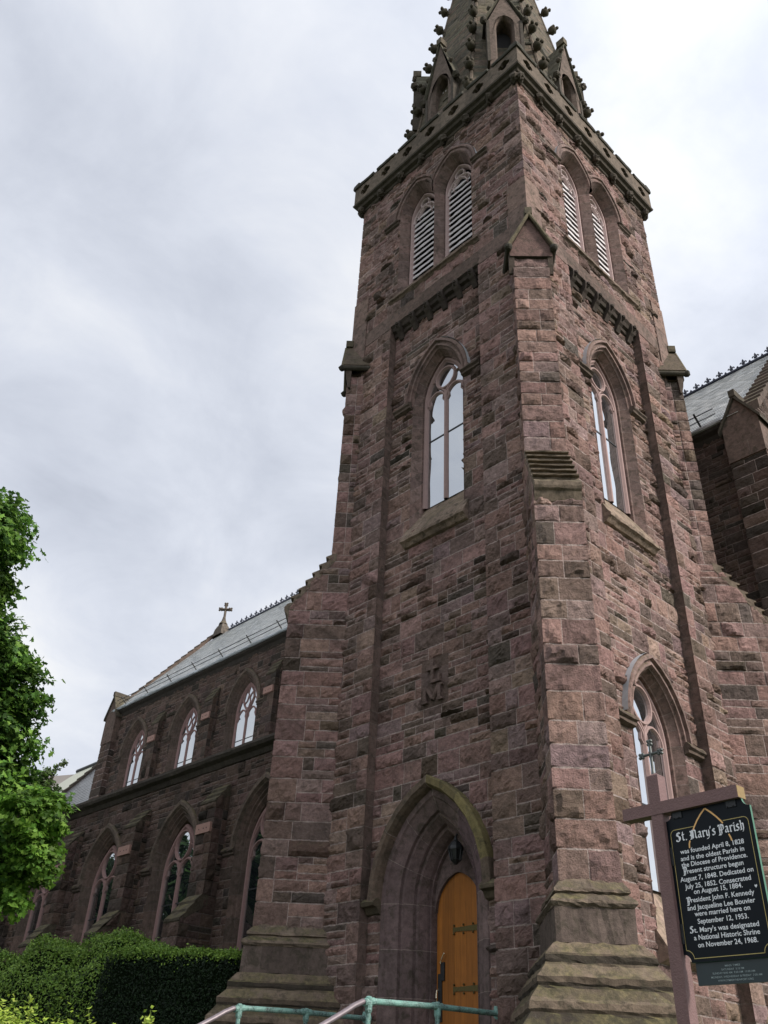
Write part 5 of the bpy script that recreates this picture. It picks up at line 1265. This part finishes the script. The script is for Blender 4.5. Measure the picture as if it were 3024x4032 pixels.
def clipped(name, label, core, pts, nrm, n, size, pal, seed, base, cat='hedge'):
    R = np.random.default_rng(seed); root = thing(name, label, cat, base)
    core.build('inner_twigs', [M_INNER], root); m = MB(); leaves(m, pts, nrm + R.normal(size=pts.shape) * .75, size, leafcols(R, len(pts), pal, .3), R, .5); m.build('foliage', [M_YEW], root)
YEW_SHADE = [(0.009, 0.022, 0.008), (0.014, 0.032, 0.010), (0.006, 0.015, 0.006)]; YEW_LIT = [(0.17, 0.29, 0.045), (0.12, 0.22, 0.036), (0.22, 0.34, 0.055)]  # leaf colours carry the light: dark for shaded fronts, bright for lit tops
# boxy yew: an oriented block with a slightly wavy skin
R = np.random.default_rng(8); A0 = np.array([-11.45, -2.37]); A1 = np.array([-8.45, -0.72]); ax = (A1 - A0); Lh = np.linalg.norm(ax); ax /= Lh; pn = np.array([ax[1], -ax[0]]); dep = 1.6; zt = 2.93
def block(u, v, z): xy = A0 + ax * np.asarray(u)[..., None] - pn * np.asarray(v)[..., None]; return np.concatenate([xy, np.asarray(z)[..., None]], -1)
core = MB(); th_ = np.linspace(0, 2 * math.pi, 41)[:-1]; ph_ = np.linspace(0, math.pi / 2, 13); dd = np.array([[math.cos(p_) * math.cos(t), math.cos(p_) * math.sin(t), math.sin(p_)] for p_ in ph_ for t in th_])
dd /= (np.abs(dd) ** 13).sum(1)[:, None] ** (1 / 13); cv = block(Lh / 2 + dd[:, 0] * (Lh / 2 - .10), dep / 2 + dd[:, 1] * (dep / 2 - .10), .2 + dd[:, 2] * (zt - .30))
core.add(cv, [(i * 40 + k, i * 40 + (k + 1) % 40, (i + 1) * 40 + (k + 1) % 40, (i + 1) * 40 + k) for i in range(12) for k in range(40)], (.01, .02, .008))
def wob(p, s): return .035 * np.sin(p[:, 0] * 3.1 + s) + .03 * np.sin(p[:, 2] * 4.3 + p[:, 1] * 2.7 + s)
def rounded(n):
    d = R.normal(size=(n, 3)); d /= np.abs(d).max(1)[:, None] ; d[:, 2] = np.abs(d[:, 2])
    q = d / (np.abs(d) ** 13).sum(1)[:, None] ** (1 / 13)       # squarish rounded block
    nn = np.sign(d) * np.abs(q) ** 12; return q, nn
q, nn = rounded(70000); u = Lh / 2 + q[:, 0] * Lh / 2; v = dep / 2 + q[:, 1] * dep / 2; z = .2 + q[:, 2] * (zt - .2)
P = block(u, v, z); P[:, 2] += .03 * np.sin(u * 2.3) + .02 * np.sin(u * 6 + v * 4); Nn = nn[:, :1] * np.append(ax, 0) - nn[:, 1:2] * np.append(pn, 0) + nn[:, 2:] * np.array([0, 0, 1.0])
Nn /= np.linalg.norm(Nn, axis=1)[:, None]; P = P + Nn * (R.normal(0, .03, len(P)) + wob(P, 0) * .8)[:, None]
k_ = R.random(len(P)) < .006; P[k_] += Nn[k_] * R.uniform(.03, .10, (k_.sum(), 1))
def hedge(name, label, core, P, Nn, base, seed, size=.085, thr=.66):
    R = np.random.default_rng(seed); root = thing(name, label, 'hedge', base); core.build('inner_twigs', [M_INNER], root)
    lit_top = np.clip(Nn[:, 2] * 1.15 + R.normal(0, .2, len(P)), 0, 1)[:, None] > thr      # upward faces take the bright palette: sunlit top painted into the leaves
    col = np.where(lit_top, leafcols(R, len(P), YEW_LIT), leafcols(R, len(P), YEW_SHADE))
    m = MB(); leaves(m, P, Nn + R.normal(size=P.shape) * .7, size, col, R, .55); m.build('foliage', [M_YEW], root)
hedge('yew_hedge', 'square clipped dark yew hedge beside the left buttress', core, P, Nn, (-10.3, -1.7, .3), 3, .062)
# rounded mound behind it
core = MB(); pts = []; nr = []
for cx, cy, rx, ry, top in ((-14.0, -0.6, 2.6, 1.5, 3.68), (-16.6, -1.0, 3.0, 1.6, 3.62), (-18.6, -1.5, 2.8, 1.6, 3.30), (-12.2, -.5, 1.7, 1.2, 3.25)):
    hz = top - .3; ball(core, (cx, cy, .3), 1.0, (.01, .02, .008), nu=16, nv=10); core.v[-1] = (core.v[-1] - [cx, cy, .3]) * np.array([rx * .95, ry * .95, hz * .96]) + [cx, cy, .3]
    n = int(26000 * rx / 2.5); d = R.normal(size=(n, 3)); d[:, 2] = np.abs(d[:, 2]); d /= np.linalg.norm(d, axis=1)[:, None]
    lump = 1 + .035 * np.sin(d[:, 0] * 9 + cx) + .035 * np.sin(d[:, 2] * 11 + d[:, 1] * 7) + R.normal(0, .018, n)
    pts.append(np.array([cx, cy, .3]) + d * np.array([rx, ry, hz]) * lump[:, None]); nr.append(d / np.array([rx, ry, hz]) * 2 + [0, 0, .2])
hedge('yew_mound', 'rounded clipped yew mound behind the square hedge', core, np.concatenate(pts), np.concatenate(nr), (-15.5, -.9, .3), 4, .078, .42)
# bright spirea in the left foreground
R = np.random.default_rng(12); root = thing('spirea_bush', 'bright yellow green leafy bush in the bottom left corner', 'bush', (1.3, -9.7, float(gz(1.3, -9.7))))
m = MB(); SP = [(0.27, 0.37, 0.045), (0.33, 0.43, 0.06), (0.20, 0.30, 0.04), (0.38, 0.45, 0.09)]
for cx, cy, r_, top in ((1.55, -9.95, .8, .74), (.75, -9.5, .8, .77), (2.05, -9.15, .6, .58), (1.0, -10.4, .8, .72), (2.45, -9.7, .6, .60)):
    n = 9000; d = R.normal(size=(n, 3)); d[:, 2] = np.abs(d[:, 2]); d /= np.linalg.norm(d, axis=1)[:, None]; b0 = float(gz(cx, cy)) + .1
    C = np.array([cx, cy, b0]) + d * np.array([r_, r_, top - b0]) * (1 + R.normal(0, .05, n))[:, None] * R.uniform(.75, 1.02, n)[:, None] ** .3
    leaves(m, C, d * .6 + np.array([0, 0, .8]) + R.normal(size=(n, 3)) * .5, .045, leafcols(R, n, SP), R, .55)
for i in range(26):                                     # loose shoots above the clipped mass
    x, y = R.uniform(.4, 2.6), R.uniform(-10.2, -9.0); z0 = .52 + R.uniform(-.05, .1); h = R.uniform(.06, .24) * (1.5 if i % 9 == 0 else 1); dx, dy = R.normal(0, .05, 2)
    tube(m, [(x, y, z0 - .3), (x + dx * .4, y + dy * .4, z0 + h * .5), (x + dx, y + dy, z0 + h)], .004, 5, (.10, .14, .03))
    k = int(14 + h * 40); t = R.uniform(.2, 1.02, k); C = np.stack([x + dx * t, y + dy * t, z0 + h * t], -1) + R.normal(size=(k, 3)) * .018
    leaves(m, C, np.array([0, 0, .8]) + R.normal(size=(k, 3)) * .6, .05, leafcols(R, k, SP), R, .55)
m.build('foliage', [M_LEAF], root)

# neighbouring house beyond the chancel
hs = thing('neighbour_house', 'distant house with pale green roof and dark ridge beyond the chancel', 'house', (-62, 20, .4))
m = MB(); FH = Fr((0, 15.4, 0), (1, 0, 0), (0, -1, 0)); fbox(m, FH, -72, -52, .2, 18.6, -8, 0, (.35, .32, .28)); hw_ = m.build('wall', [plain('pale_render', (.36, .33, .29), .9)], hs)
for x in (-69, -65, -61, -57):
    for z in (3, 8, 13): m = MB(); fbox(m, FH, x - .6, x + .6, z, z + 2, 0, .06, (.1, .1, .1)); m.build('window', [M_GLASS], hs)
m = MB(); m.add([(-64.2, 14.7, 18.4), (-51.8, 14.7, 18.4), (-51.8, 19.2, 22.85), (-64.2, 19.2, 22.85), (-51.8, 23.7, 18.4), (-64.2, 23.7, 18.4)], [(0, 1, 2, 3), (3, 2, 4, 5), (1, 4, 2), (0, 3, 5)], (.3, .36, .28)); rf = m.build('roof', [plain('pale_green_roof', (.42, .43, .34), .5, var=.2)], hs)
m = MB(); tube(m, [(-64.3, 19.2, 22.9), (-51.8, 19.2, 22.9)], .18, 8); m.build('ridge_cap', [M_IRON], rf)
m = MB(); m.add([(-73, 14.6, 18.4), (-64.2, 14.6, 18.4), (-64.2, 19.0, 22.6), (-72.2, 19, 23.9), (-64.2, 23.7, 18.4), (-73, 23.7, 18.4)], [(0, 1, 2, 3), (3, 2, 4, 5), (0, 3, 5)], (.2, .17, .15)); m.build('lower_roof', [plain('brown_roof', (.27, .24, .21), .7, var=.2)], hs)
